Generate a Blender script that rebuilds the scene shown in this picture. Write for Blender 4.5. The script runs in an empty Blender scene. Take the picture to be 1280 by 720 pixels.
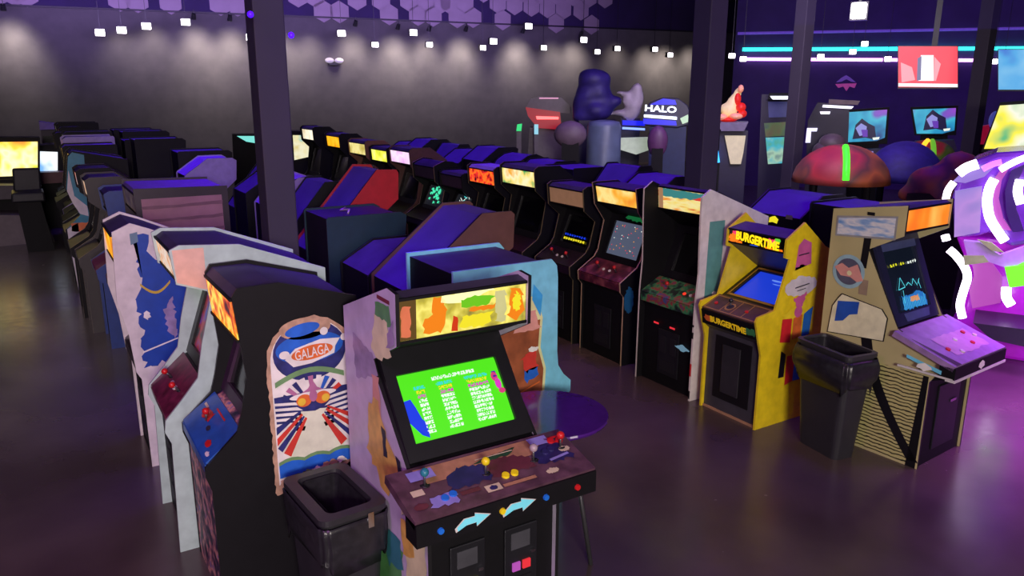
import bpy, bmesh, math, random
from mathutils import Vector, Matrix
random.seed(7)
R = math.radians
SC = bpy.context.scene
COL = SC.collection

# ------------------------------------------------------------------ camera
# room axes: X = across the rows, Y = along the rows (away from the viewer), Z up, metres
F_PX = 971.0
YAW, PITCH, ROLL, CAM_H = R(32), R(14.16), R(.235), 2.756
_f = Vector((math.sin(YAW)*math.cos(PITCH), math.cos(YAW)*math.cos(PITCH), -math.sin(PITCH)))
_r0 = Vector((math.cos(YAW), -math.sin(YAW), 0)); _u0 = _r0.cross(_f)
_r = math.cos(ROLL)*_r0 + math.sin(ROLL)*_u0
_u = -math.sin(ROLL)*_r0 + math.cos(ROLL)*_u0
CAM = Vector((0, 0, CAM_H))
cd = bpy.data.cameras.new('camera'); cam = bpy.data.objects.new('camera', cd); COL.objects.link(cam)
m = Matrix((( _r.x, _u.x, -_f.x, CAM.x), (_r.y, _u.y, -_f.y, CAM.y), (_r.z, _u.z, -_f.z, CAM.z), (0, 0, 0, 1)))
cam.matrix_world = m
cd.sensor_width = 36; cd.lens = 36*F_PX/1280; cd.clip_end = 200
SC.camera = cam

def ray(px, py): return _f + _r*((px-640)/F_PX) + _u*((360-py)/F_PX)
def at_dist(px, py, d):                       # point at horizontal distance d
    q = ray(px, py); t = d/math.hypot(q.x, q.y); return CAM + q*t
def at_z(px, py, z):
    q = ray(px, py); return CAM + q*((z-CAM_H)/q.z)
def on_line(px, py, a, b):                    # point on the vertical plane through floor points a, b
    n = Vector((b[1]-a[1], a[0]-b[0], 0)); q = ray(px, py)
    t = n.dot(Vector((a[0], a[1], 0))-CAM)/n.dot(q); return CAM + q*t

# ------------------------------------------------------------------ materials
MATS = {}
def srgb(r, g, b):
    f = lambda c: (c/12.92 if c <= .04045 else ((c+.055)/1.055)**2.4)
    return (f(r/255), f(g/255), f(b/255))
def mat(name, rgb, rough=.5, metal=0., emit=None, es=0., vary=.12, bump=0., scale=12., coat=0., spec=.5):
    if name in MATS: return MATS[name]
    M = bpy.data.materials.new(name); M.use_nodes = True
    nt = M.node_tree; N = nt.nodes; L = nt.links; bs = N['Principled BSDF']
    c = srgb(*rgb)
    tc = N.new('ShaderNodeTexCoord'); no = N.new('ShaderNodeTexNoise'); no.inputs['Scale'].default_value = scale
    no.inputs['Detail'].default_value = 3
    L.new(tc.outputs['Object'], no.inputs['Vector'])
    rp = N.new('ShaderNodeValToRGB'); e = rp.color_ramp.elements
    e[0].position, e[1].position = .3, .7
    e[0].color = tuple(x*(1-vary) for x in c)+(1,); e[1].color = tuple(min(1, x*(1+vary)) for x in c)+(1,)
    L.new(no.outputs['Fac'], rp.inputs['Fac']); L.new(rp.outputs['Color'], bs.inputs['Base Color'])
    bs.inputs['Roughness'].default_value = rough; bs.inputs['Metallic'].default_value = metal
    bs.inputs['Coat Weight'].default_value = coat; bs.inputs['Specular IOR Level'].default_value = spec
    if emit is not None:
        bs.inputs['Emission Color'].default_value = srgb(*emit)+(1,); bs.inputs['Emission Strength'].default_value = es
    if bump:
        b = N.new('ShaderNodeBump'); b.inputs['Strength'].default_value = bump
        L.new(no.outputs['Fac'], b.inputs['Height']); L.new(b.outputs['Normal'], bs.inputs['Normal'])
    MATS[name] = M; return M
def glow(name, cols, scale=6., es=1., stretch=(1, 1, 1), lit=True):
    """back-lit printed art: blotches of the given colours"""
    if name in MATS: return MATS[name]
    M = bpy.data.materials.new(name); M.use_nodes = True
    nt = M.node_tree; N = nt.nodes; L = nt.links; bs = N['Principled BSDF']
    tc = N.new('ShaderNodeTexCoord'); mp = N.new('ShaderNodeMapping'); mp.inputs['Scale'].default_value = stretch
    mp.inputs['Location'].default_value = (len(name)*.37, len(MATS)*.71, 0)
    no = N.new('ShaderNodeTexNoise'); no.inputs['Scale'].default_value = scale; no.inputs['Detail'].default_value = 2.5
    rp = N.new('ShaderNodeValToRGB'); rp.color_ramp.interpolation = 'LINEAR'
    L.new(tc.outputs['Object'], mp.inputs['Vector']); L.new(mp.outputs['Vector'], no.inputs['Vector']); L.new(no.outputs['Fac'], rp.inputs['Fac'])
    e = rp.color_ramp.elements
    n = len(cols)
    while len(e) < n: e.new(.5)
    for i, c in enumerate(cols):
        e[i].position = .3+.4*i/max(1, n-1); e[i].color = srgb(*c)+(1,)
    bs.inputs['Roughness'].default_value = .3
    if not lit: L.new(rp.outputs['Color'], bs.inputs['Base Color'])
    if lit:
        bs.inputs['Base Color'].default_value = (.03, .03, .03, 1)
        L.new(rp.outputs['Color'], bs.inputs['Emission Color']); bs.inputs['Emission Strength'].default_value = es
    else: bs.inputs['Roughness'].default_value = .5
    MATS[name] = M; return M
def em(name, rgb, es=1., vary=.05):
    return mat(name, tuple(int(c*.4) for c in rgb), .35, emit=rgb, es=es, vary=vary)

black = mat('black_laminate', (14, 13, 17), .6, spec=.25)
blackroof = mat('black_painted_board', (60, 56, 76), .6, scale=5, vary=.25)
blackp = mat('black_plastic', (30, 30, 34), .35)
dark = mat('dark_bezel', (20, 20, 24), .4)
glass_off = mat('dark_screen_glass', (10, 10, 14), .12)
chrome = mat('chrome', (190, 190, 195), .2, 1)
white = mat('white_laminate', (215, 208, 205), .45)
steel = mat('grey_steel', (120, 120, 125), .35, .8)
tmold = mat('black_edge_molding', (24, 24, 26), .4)
red = mat('red_plastic', (200, 30, 35), .35)
yellow = mat('yellow_plastic', (240, 215, 30), .35)
blue = mat('blue_plastic', (30, 110, 215), .35)
ltblue = mat('light_blue_paint', (110, 200, 230), .4)
green = mat('green_paint', (60, 150, 60), .4)

# ------------------------------------------------------------------ mesh helpers
class MB:
    def __init__(s): s.v = []; s.f = []; s.mi = []; s.ms = []
    def m(s, mt):
        if mt not in s.ms: s.ms.append(mt)
        return s.ms.index(mt)
    def add(s, vs, fs, mt):
        o = len(s.v); i = s.m(mt); s.v += [Vector(q) for q in vs]
        for f in fs: s.f.append([o+k for k in f]); s.mi.append(i)
    def box(s, a, b, mt, M=None):
        x0, y0, z0 = a; x1, y1, z1 = b
        vs = [Vector(q) for q in ((x0,y0,z0),(x1,y0,z0),(x1,y1,z0),(x0,y1,z0),(x0,y0,z1),(x1,y0,z1),(x1,y1,z1),(x0,y1,z1))]
        if M is not None: vs = [M @ q for q in vs]
        s.add(vs, [(0,3,2,1),(4,5,6,7),(0,1,5,4),(1,2,6,5),(2,3,7,6),(3,0,4,7)], mt)
    def prism(s, poly, x0, x1, mt, edge=None):           # polygon in (y,z), extruded along x
        n = len(poly); a = [(x0, y, z) for y, z in poly]; b = [(x1, y, z) for y, z in poly]
        o = len(s.v); s.v += [Vector(q) for q in a+b]
        i = s.m(mt); j = s.m(edge or mt)
        s.f.append([o+k for k in range(n)]); s.mi.append(i)
        s.f.append([o+n+k for k in reversed(range(n))]); s.mi.append(i)
        for k in range(n):
            l = (k+1) % n; s.f.append([o+k, o+n+k, o+n+l, o+l]); s.mi.append(j)
    def tube(s, pts, rad, mt, seg=8, caps=True, flat=None):
        pts = [Vector(p) for p in pts]; rings = []
        n = len(pts); rads = rad if isinstance(rad, (list, tuple)) else [rad]*n
        prev = None
        for i, p in enumerate(pts):
            t = (pts[min(i+1, n-1)]-pts[max(i-1, 0)]).normalized()
            if prev is None: up = Vector((0,0,1)) if abs(t.z) < .9 else Vector((0,1,0))
            else: up = prev
            a = t.cross(up).normalized(); b = a.cross(t).normalized(); prev = b
            rings.append([p+(a*math.cos(2*math.pi*k/seg)+b*math.sin(2*math.pi*k/seg))*rads[i] for k in range(seg)])
        vs = [q for r in rings for q in r]; fs = []
        for i in range(n-1):
            for k in range(seg):
                l = (k+1) % seg; fs.append((i*seg+k, i*seg+l, (i+1)*seg+l, (i+1)*seg+k))
        if caps: fs.append(tuple(reversed(range(seg)))); fs.append(tuple((n-1)*seg+k for k in range(seg)))
        s.add(vs, fs, mt)
    def lathe(s, prof, mt, seg=24, c=(0,0,0), M=None, sx=1, sy=1):
        vs = []; fs = []; n = len(prof)
        for r, z in prof:
            for k in range(seg):
                a = 2*math.pi*k/seg; vs.append(Vector((c[0]+r*sx*math.cos(a), c[1]+r*sy*math.sin(a), c[2]+z)))
        for i in range(n-1):
            for k in range(seg):
                l = (k+1) % seg; fs.append((i*seg+k, i*seg+l, (i+1)*seg+l, (i+1)*seg+k))
        if M is not None: vs = [M @ q for q in vs]
        fs.append(tuple(reversed(range(seg)))); fs.append(tuple((n-1)*seg+k for k in range(seg)))
        s.add(vs, fs, mt)
    def ball(s, c, r, mt, seg=12, rings=8, sc=(1,1,1)):
        prof = [(max(1e-4, math.sin(math.pi*i/rings)), -math.cos(math.pi*i/rings)) for i in range(rings+1)]
        c = Vector(c); vs = []; fs = []
        for q, z in prof:
            for k in range(seg):
                a = 2*math.pi*k/seg; vs.append(c+Vector((q*math.cos(a)*r*sc[0], q*math.sin(a)*r*sc[1], z*r*sc[2])))
        for i in range(rings):
            for k in range(seg):
                l = (k+1) % seg; fs.append((i*seg+k, i*seg+l, (i+1)*seg+l, (i+1)*seg+k))
        s.add(vs, fs, mt)
    def build(s, name, parent=None, smooth=False, bevel=0, fix=True):
        me = bpy.data.meshes.new(name); me.from_pydata([tuple(q) for q in s.v], [], s.f)
        for mt in s.ms: me.materials.append(mt)
        me.polygons.foreach_set('material_index', s.mi)
        if fix:
            bm = bmesh.new(); bm.from_mesh(me); bmesh.ops.recalc_face_normals(bm, faces=bm.faces); bm.to_mesh(me); bm.free()
        if smooth:
            me.polygons.foreach_set('use_smooth', [True]*len(me.polygons))
        me.update()
        o = bpy.data.objects.new(name, me); COL.objects.link(o); o.parent = parent
        if bevel:
            bv = o.modifiers.new('bevel', 'BEVEL'); bv.width = bevel; bv.segments = 2; bv.limit_method = 'ANGLE'; bv.angle_limit = R(40)
        return o

def tag(o, label=None, cat=None, group=None, kind=None):
    if label: o['label'] = label
    if cat: o['category'] = cat
    if group: o['group'] = group
    if kind: o['kind'] = kind
    return o
def thing(name, label, cat, loc, rz=0, group=None):
    o = bpy.data.objects.new(name, None); COL.objects.link(o); o.empty_display_size = .1
    o.location = loc; o.rotation_euler = (0, 0, rz); return tag(o, label, cat, group)

# flat printed art: list of (material, polygon, layer) mapped on a plane
def ell(cx, cy, rx, ry, n=28, a0=0, a1=360):
    return [(cx+rx*math.cos(R(a0+(a1-a0)*k/n)), cy+ry*math.sin(R(a0+(a1-a0)*k/n))) for k in range(n if a1-a0 >= 360 else n+1)]
def rect(x0, y0, x1, y1): return [(x0, y0), (x1, y0), (x1, y1), (x0, y1)]
def rot(poly, c, deg):
    a = R(deg); return [(c[0]+(x-c[0])*math.cos(a)-(y-c[1])*math.sin(a), c[1]+(x-c[0])*math.sin(a)+(y-c[1])*math.cos(a)) for x, y in poly]
def ragged(poly, amp, step, seed=1):
    rnd = random.Random(seed); out = []
    for i, p in enumerate(poly):
        q = poly[(i+1) % len(poly)]; d = math.hypot(q[0]-p[0], q[1]-p[1]); n = max(1, int(d/step))
        for k in range(n):
            t = k/n; out.append((p[0]+(q[0]-p[0])*t+rnd.uniform(-amp, amp), p[1]+(q[1]-p[1])*t+rnd.uniform(-amp, amp)))
    return out
_tc = {}
def text_tris(s, bold=.0):
    if (s, bold) in _tc: return _tc[(s, bold)]
    cu = bpy.data.curves.new('lettering', 'FONT'); cu.body = s; cu.size = 1; cu.align_x = 'CENTER'; cu.align_y = 'CENTER'; cu.offset = bold; cu.resolution_u = 3
    o = bpy.data.objects.new('lettering', cu); COL.objects.link(o)
    dg = bpy.context.evaluated_depsgraph_get(); me = bpy.data.meshes.new_from_object(o.evaluated_get(dg))
    vs = [(v.co.x, v.co.y) for v in me.vertices]; fs = [tuple(p.vertices) for p in me.polygons]
    bpy.data.objects.remove(o); bpy.data.meshes.remove(me); bpy.data.curves.remove(cu)
    _tc[(s, bold)] = (vs, fs); return vs, fs
class Art:
    def __init__(s): s.items = []
    def p(s, mt, poly, layer=0): s.items.append((mt, poly, layer)); return s
    def text(s, mt, txt, cx, cy, h, w=None, layer=3, deg=0, bold=.02, mirror=False, slant=0):
        vs, fs = text_tris(txt, bold)
        x0 = min(v[0] for v in vs); x1 = max(v[0] for v in vs); y0 = min(v[1] for v in vs); y1 = max(v[1] for v in vs)
        k = h/(y1-y0); kx = k if w is None else w/(x1-x0)
        P = [((v[0]-(x0+x1)/2)*kx*(-1 if mirror else 1)+slant*(v[1]-(y0+y1)/2)*k, (v[1]-(y0+y1)/2)*k) for v in vs]
        P = [(cx+a, cy+b) for a, b in rot(P, (0, 0), deg)]
        for f in fs: s.items.append((mt, [P[i] for i in f], layer))
        return s
    def build(s, name, parent, fn, step=.0012, base=.001):
        mb = MB()
        for mt, poly, ly in s.items:
            mb.add([fn(a, b, base+ly*step) for a, b in poly], [tuple(range(len(poly)))], mt)
        return mb.build(name, parent, fix=False)

# ------------------------------------------------------------------ arcade cabinet
class Seg:                               # a face of the cabinet: segment A->B in (y,z); x across
    def __init__(s, A, B):
        s.A = A; d = math.hypot(B[0]-A[0], B[1]-A[1]); s.L = d; s.t = ((B[0]-A[0])/d, (B[1]-A[1])/d); s.n = (-s.t[1], s.t[0])
    def pt(s, x, q, h=0): return Vector((x, s.A[0]+s.t[0]*q+s.n[0]*h, s.A[1]+s.t[1]*q+s.n[1]*h))
    def box(s, mb, x0, x1, q0, q1, h0, h1, mt):
        vs = [s.pt(x, q, h) for h in (h0, h1) for q in (q0, q1) for x in (x0, x1)]
        mb.add(vs, [(0,1,3,2),(4,6,7,5),(0,4,5,1),(1,5,7,3),(3,7,6,2),(2,6,4,0)], mt)
def screen_mesh(sg, x0, x1, q0, q1, h, mt, bulge=.012, name='screen', parent=None, rnd=.12):
    mb = MB(); nx, ny = 12, 10; vs = []; fs = []
    for j in range(ny+1):
        for i in range(nx+1):
            a = 2*i/nx-1; b = 2*j/ny-1
            a2 = a*(1-rnd*.35*b*b*abs(a)); b2 = b*(1-rnd*.35*a*a*abs(b))
            vs.append(sg.pt(x0+(x1-x0)*(a2+1)/2, q0+(q1-q0)*(b2+1)/2, h+bulge*(1-a*a)*(1-b*b)))
    for j in range(ny):
        for i in range(nx):
            k = j*(nx+1)+i; fs.append((k, k+1, k+nx+2, k+nx+1))
    mb.add(vs, fs, mt); return mb.build(name, parent, smooth=True, fix=False)

def spec(H=1.8, kick=(.08, .74), cpf0=(.02, .80), cpf1=(.01, .88), cpb=(.24, 1.0), s0=(.28, 1.0), s1=(.46, 1.46),
         m0=(.20, 1.55), m1=(.18, 1.75), roof=((.22, 1.785), (.52, 1.785), (.80, 1.60)), back=.80, side=None):
    k = H/1.8
    f = lambda p: (p[0], p[1]*k if p[1] > 1.05 else p[1])
    d = dict(H=H, kick=kick, cpf0=cpf0, cpf1=cpf1, cpb=cpb, s0=s0, s1=f(s1), m0=f(m0), m1=f(m1), roof=[f(p) for p in roof], back=back)
    if side is None:
        rf = d['roof']
        side = [(kick[0]-.03, 0), (kick[0]-.03, kick[1]), (cpf0[0]-.015, cpf0[1]-.01), (cpf1[0]-.015, cpf1[1]+.01), (cpb[0]-.03, cpb[1]+.025),
                (cpb[0]+.02, cpb[1]+.10), (.33, 1.40*k), (d['m0'][0]-.025, d['m0'][1]-.02), (d['m1'][0]-.025, d['m1'][1]+.02),
                (rf[0][0]-.01, rf[0][1]+.018)] + [(y, z+.018) for y, z in rf[1:]] + [(back+.015, rf[-1][1]), (back+.015, 0)]
    d['side'] = side; return d
CLASSIC = spec()
TALL = spec(1.9)
SLOPE = spec(1.85, roof=((.2, 1.79), (.36, 1.79), (.80, 1.28)))
FLAT = spec(1.78, roof=((.16, 1.785), (.80, 1.785)), m0=(.14, 1.56), m1=(.12, 1.75))
ROUND = spec(1.8, roof=((.22, 1.78), (.34, 1.83), (.48, 1.81), (.62, 1.73), (.80, 1.52)))

FACE = {'-x': -90, '+x': 90, '-y': 0}
def cabinet(label, face, front, near, w, sp, side=None, edge=None, body=None, roofm=None, mq=None, scr=None, cp=None, group=None, detail=1,
            yaw=0, cp_w=None, cpside=None, bezel=None, name='arcade_cabinet', joy=((-.14, red), (.14, red)), btn=((-.05, white), (.05, white)), door=True,
            scr_rect=None, mq_inset=.0, center=None):
    """front: coordinate of local y=0 along the facing axis; near: coordinate of the side nearest the viewer (or left for '-y')"""
    side = side or black; edge = edge or tmold; body = body or black; roofm = roofm or blackroof; bezel = bezel or dark
    cp = cp or (black if detail == 0 else None) or mat('dark_panel_art', (34, 20, 36), .35, vary=.5, scale=20); scr = scr or glass_off; mq = mq or mat('unlit_marquee', (70, 55, 70), .3)
    if face == '-x': loc = (front, near+w/2, 0)
    elif face == '+x': loc = (front, near+w/2, 0)
    else: loc = (near+w/2, front, 0)
    T = thing(name, label, 'arcade machine', loc, R(FACE[face]+yaw), group)
    h = w/2; t = .019; iw = h-t
    B = sp
    poly = [(B['kick'][0], .0), B['kick'], B['cpf0'], B['cpf1'], B['cpb'], B['s0'], B['s1'], B['m0'], B['m1']]+B['roof']+[(B['back'], 0)]
    mb = MB(); mb.prism(poly, -iw, iw, body); 
    o = mb.build('body', T)
    # roof faces and back get the roof board
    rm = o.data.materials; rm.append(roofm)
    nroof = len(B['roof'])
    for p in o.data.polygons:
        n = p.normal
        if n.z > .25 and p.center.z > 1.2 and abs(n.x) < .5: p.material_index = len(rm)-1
    for sx in (-1, 1):
        mb = MB(); mb.prism(B['side'], sx*iw, sx*h, side if not isinstance(side, tuple) else side[0 if sx < 0 else 1], edge); mb.build('side_panel', T)
    cw = (cp_w or (iw*2))/2
    # control panel
    sg = Seg(B['cpf1'], B['cpb']); mb = MB(); sg.box(mb, -cw, cw, 0, sg.L, -.01 if not cp_w else -.03, .014, cp)
    s2 = Seg(B['cpf0'], B['cpf1']); s2.box(mb, -cw, cw, 0 if not cp_w else -.0, s2.L, -.01 if not cp_w else -.1, .012, cpside or cp)
    P = mb.build('control_panel', T)
    if detail >= 2:
        for x, mt in joy:
            mb = MB(); a = sg.pt(x, sg.L*.5, .012); b = sg.pt(x, sg.L*.5, .075); mb.lathe([(.02, 0), (.02, .004)], blackp, 12, a); mb.tube([a, b], .006, steel); mb.ball(b, .02, mt); mb.build('joystick', P, True)
        for x, mt in btn:
            mb = MB(); a = sg.pt(x, sg.L*.45, .014); b = sg.pt(x, sg.L*.45, .024); mb.tube([a, b], .016, mt, 12); mb.build('button', P)
    # bezel and screen
    sg = Seg(B['s0'], B['s1']); mb = MB(); L = sg.L
    sx0, sx1, q0, q1 = scr_rect or (-iw*.74, iw*.74, L*.14, L*.86)
    for a, b, c, d in ((-iw, sx0, 0, L), (sx1, iw, 0, L), (sx0, sx1, 0, q0), (sx0, sx1, q1, L)): sg.box(mb, a, b, c, d, 0, .022, bezel)
    mb.build('bezel', T)
    S = screen_mesh(sg, sx0-.01, sx1+.01, q0-.01, q1+.01, .004, scr, parent=T)
    # marquee
    sg = Seg(B['m0'], B['m1']); mb = MB(); sg.box(mb, -iw+.005+mq_inset, iw-.005-mq_inset, .012, sg.L-.012, -.01, .006, mq); mb.build('marquee', T)
    if detail >= 1:
        mb = MB(); sg.box(mb, -iw, iw, 0, .014, 0, .014, black); sg.box(mb, -iw, iw, sg.L-.014, sg.L, 0, .014, black); mb.build('marquee_trim', T)
    if door and detail >= 2:
        sg = Seg((B['kick'][0], 0), B['kick']); mb = MB(); sg.box(mb, -.14, .14, .12, .56, 0, .012, mat('coin_door_metal', (42, 42, 48), .4, .5)); D = mb.build('coin_door', T, bevel=.004)
        mb = MB(); sg.box(mb, -.11, -.03, .34, .5, .012, .018, blackp); sg.box(mb, .03, .11, .34, .5, .012, .018, blackp); mb.build('coin_slot', D)
        mb = MB(); sg.box(mb, -.1, .1, .16, .26, .012, .016, blackp); mb.build('coin_return', D)
    return T, B, iw, h
def side_fn(sx, h):                       # art on a side panel: a = depth (y), b = height (z)
    return lambda a, b, e: Vector((sx*(h+e), a, b))
def part(T, name):
    return next(c for c in T.children if c.name.split('.')[0] == name)
exec_parts = []

# ================================================================== SETTING
def concrete():
    M = bpy.data.materials.new('polished_concrete'); M.use_nodes = True; N = M.node_tree.nodes; L = M.node_tree.links; bs = N['Principled BSDF']
    tc = N.new('ShaderNodeTexCoord'); a = N.new('ShaderNodeTexNoise'); a.inputs['Scale'].default_value = .9; a.inputs['Detail'].default_value = 8
    b = N.new('ShaderNodeTexNoise'); b.inputs['Scale'].default_value = 9; b.inputs['Detail'].default_value = 5
    L.new(tc.outputs['Object'], a.inputs['Vector']); L.new(tc.outputs['Object'], b.inputs['Vector'])
    r = N.new('ShaderNodeValToRGB'); r.color_ramp.elements[0].color = srgb(62, 50, 52)+(1,); r.color_ramp.elements[1].color = srgb(88, 75, 74)+(1,)
    r.color_ramp.elements[0].position = .3; r.color_ramp.elements[1].position = .7
    L.new(a.outputs['Fac'], r.inputs['Fac']); L.new(r.outputs['Color'], bs.inputs['Base Color'])
    r2 = N.new('ShaderNodeMapRange'); r2.inputs['To Min'].default_value = .14; r2.inputs['To Max'].default_value = .32
    L.new(b.outputs['Fac'], r2.inputs['Value']); L.new(r2.outputs['Result'], bs.inputs['Roughness'])
    return M
WA, WB = (-30, 33.2), (31, 22.45)              # far wall
NA, NB = (18.3, 16.9), (33, 3.0)               # neon wall
mb = MB(); mb.box((-30, -8, -.1), (40, 36, 0), concrete()); tag(mb.build('floor'), kind='structure')
ceil_m = mat('dark_ceiling', (52, 40, 70), .8, vary=.3, scale=.5)
mb = MB(); mb.box((-30, -8, 6.3), (40, 36, 6.4), ceil_m); tag(mb.build('ceiling'), kind='structure')
wall_m = mat('charcoal_wall', (88, 84, 88), .85, vary=.1, scale=3, bump=.05)
def wall(name, a, b, z0, z1, mt, th=.15):
    a = Vector((a[0], a[1], 0)); b = Vector((b[0], b[1], 0)); d = (b-a).normalized(); n = Vector((-d.y, d.x, 0))*th
    mb = MB(); vs = [a, b, b+n, a+n]; vs = [v+Vector((0,0,z0)) for v in vs]+[v+Vector((0,0,z1)) for v in vs]
    mb.add(vs, [(0,3,2,1),(4,5,6,7),(0,1,5,4),(1,2,6,5),(2,3,7,6),(3,0,4,7)], mt); return tag(mb.build(name), kind='structure')
wall('wall_far', WA, WB, 0, 6.3, wall_m)
wall('wall_neon', NA, NB, 0, 6.3, mat('dark_violet_wall', (52, 40, 80), .8, vary=.15, scale=2))
ret = Vector((NA[0], NA[1]))*1.36
wall('wall_return', (ret.x+.5, ret.y+.1), (NA[0]+.1, NA[1]+.05), 0, 6.3, MATS['dark_violet_wall'])
wall('wall_left', (-12, -8), (-30, 33.2), 0, 6.3, wall_m)
# dark upper band of the far wall
_d = (Vector(WB)-Vector(WA)).normalized(); _n = Vector((_d.y, -_d.x))
wall('wall_upper', Vector(WA)+_n*.02, Vector(WB)+_n*.02, 5.12, 6.3, mat('indigo_wall_band', (40, 22, 74), .8, vary=.2, scale=1), .015)
# trims
mb = MB(); p = [on_line(-80, 12, WA, WB), on_line(860, 44, WA, WB)]
for z in (5.10,):
    d = (Vector(WB)-Vector(WA)).normalized(); n = Vector((d.y, -d.x)) 
    a = Vector(WA)+n*.02; b = Vector(WB)+n*.02
    mb.add([(a.x, a.y, z), (b.x, b.y, z), (b.x+n.x*.08, b.y+n.y*.08, z), (a.x+n.x*.08, a.y+n.y*.08, z), (a.x, a.y, z+.05), (b.x, b.y, z+.05), (b.x+n.x*.08, b.y+n.y*.08, z+.05), (a.x+n.x*.08, a.y+n.y*.08, z+.05)],
           [(0,3,2,1),(4,5,6,7),(0,1,5,4),(1,2,6,5),(2,3,7,6),(3,0,4,7)], mat('dark_trim', (30, 24, 40), .5))
tag(mb.build('trim_1'), kind='structure')
# pillars
pil = mat('plum_pillar_paint', (54, 48, 60), .7, vary=.06, scale=3)
for i, (x, y, s, lab) in enumerate(((1.665, 6.16, .115, 'dark square pillar rising behind the pale-sided machine'), (6.27, 6.15, .122, 'dark square pillar rising behind the machine with the white side'), (10.85, 8.6, .11, 'slim far pillar beside the glowing green screens'), (14.0, 7.4, .11, 'slim far pillar right of the red television'))):
    mb = MB(); mb.box((x-s, y-s, 0), (x+s, y+s, 6.3), pil); o = mb.build('pillar', bevel=.01); tag(o, lab, 'pillar', kind='structure')

# ================================================================== NEAR MACHINES
joyy = ((-.14, red), (.14, red))
# ---- brawler cabinet with the green screen (faces the viewer)
ART_beige = mat('printed_tan', (200, 175, 140), .4)
sp = spec(1.85, kick=(.16, .80), cpf0=(.0, .845), cpf1=(.0, .955), cpb=(.32, 1.035), s0=(.36, 1.05), s1=(.62, 1.47), m0=(.43, 1.625), m1=(.425, 1.845),
          roof=((.5, 1.86), (1.08, 1.64)), back=1.10)
sp = dict(H=1.85, kick=(.16, .80), cpf0=(.0, .845), cpf1=(.0, .955), cpb=(.32, 1.035), s0=(.36, 1.045), s1=(.71, 1.50), m0=(.43, 1.625), m1=(.425, 1.845), roof=[(.5, 1.86), (1.08, 1.64)], back=1.10,
          side=[(.13, 0), (.13, .83), (.33, 1.03), (.70, 1.42), (.73, 1.46), (.41, 1.62), (.405, 1.87), (.5, 1.88), (1.1, 1.655), (1.12, 0)])
lav = mat('lavender_side_print', (196, 184, 210), .4, vary=.12, scale=9)
panel_art = mat('brown_violet_panel_print', (92, 62, 78), .35, vary=.35, scale=14)
mq_y = glow('yellow_marquee', [(120, 110, 40), (190, 175, 50), (245, 230, 110), (200, 180, 45)], 9, 1.15)
scr_g = em('green_crt', (75, 215, 25), 1.15)
T, B, iw, h = cabinet('four-player machine with green score-table screen and yellow marquee beside the black bin', '-y', 2.74, 1.345, .735, sp, side=lav, body=black, mq=mq_y, scr=scr_g, cp=panel_art,
                      cpside=black, cp_w=.97, detail=1, door=False, scr_rect=(-.29, .275, .085, .435), name='arcade_cabinet')
TM = T
# screen writing: unreadable rows of score characters
A = Art(); sg = Seg(B['s0'], B['s1'])
wht = em('pixel_white', (235, 245, 235), 1.0); cy = em('pixel_cyan', (60, 220, 220), .9); yl = em('pixel_yellow', (240, 225, 40), .95); mg = em('pixel_magenta', (225, 60, 200), .9); bl = em('pixel_blue', (25, 60, 230), .9); vi = em('pixel_violet', (90, 30, 170), .8)
def dist(x, q):                                 # follow the bulge of the glass
    a = max(-1, min(1, x/.3)); b = max(-1, min(1, (q-.255)/.18)); return .012*(1-a*a)*(1-b*b)
rnd = random.Random(3)
def chars(x, q, n, mt, cw=.0135, ch=.0165):
    for i in range(n):
        x0 = x+i*cw*1.12
        for rr in range(3):
            for cc in range(3):
                if rnd.random() < .72: A.p(mt, rect(x0+cc*cw/3, q+rr*ch/3, x0+(cc+1)*cw/3, q+(rr+1)*ch/3), 2)
chars(-.11, .375, 15, wht, .0145, .019)
for k, (x, n) in enumerate(((-.205, 3), (-.085, 5), (.075, 8))):
    for r_ in range(11):
        mt = (cy, yl, mg)[r_] if r_ < 3 else wht
        chars(x-(.004 if r_ else .012), .345-r_*.0225, (n+1 if r_ == 0 else n) if k < 2 else (9 if r_ == 0 else 8-(r_ > 6)), mt)
A.p(bl, [(-.29, .3), (-.25, .305), (-.235, .26), (-.22, .2), (-.2, .17), (-.205, .1), (-.24, .12), (-.285, .19)], 1)
A.p(vi, [(.225, .36), (.25, .36), (.255, .33), (.23, .325)], 3).p(mg, ell(.245, .29, .018, .03), 3).p(mat('pixel_plum', (150, 40, 90), .4, emit=(190, 60, 110), es=.8), ell(.235, .33, .02, .025), 3).p(MATS['pixel_plum'], ell(.255, .25, .02, .015), 3)
A.build('screen_picture', part(T, 'screen'), lambda a, b, e: sg.pt(a, b, .006+dist(a, b)+e))
# marquee print
A = Art(); sg = Seg(B['m0'], B['m1']); L = sg.L
og = em('marquee_orange', (240, 130, 20), .95); gn = em('marquee_green', (110, 200, 30), .9); lt = em('marquee_cream', (255, 250, 180), 1.1); rd = em('marquee_red', (220, 60, 20), .8); dk = em('marquee_brown', (120, 90, 40), .5)
A.p(dk, rect(-.345, .015, -.26, L-.015), 0).p(mat('marquee_pinkish', (190, 100, 70), .4, emit=(190, 110, 70), es=.5), ragged(rect(-.335, .03, -.29, L-.04), .006, .02), 1)
A.p(og, ragged([(-.22, .03), (-.13, .03), (-.1, .12), (-.12, .2), (-.17, .205), (-.18, .12), (-.225, .1)], .008, .02), 1)
A.p(rd, ragged([(-.075, .02), (-.045, .02), (-.04, .09), (-.07, .1)], .004, .02), 1)
A.p(lt, ragged([(-.13, .17), (-.03, .155), (.16, .2), (.15, .21), (-.13, .205)], .004, .03), 1)
A.p(gn, ragged([(-.02, .13), (.13, .13), (.16, .17), (.05, .185), (-.03, .17)], .006, .02), 2)
A.p(og, ragged([(.02, .105), (.16, .105), (.17, .125), (.03, .128)], .005, .02), 2)
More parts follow.
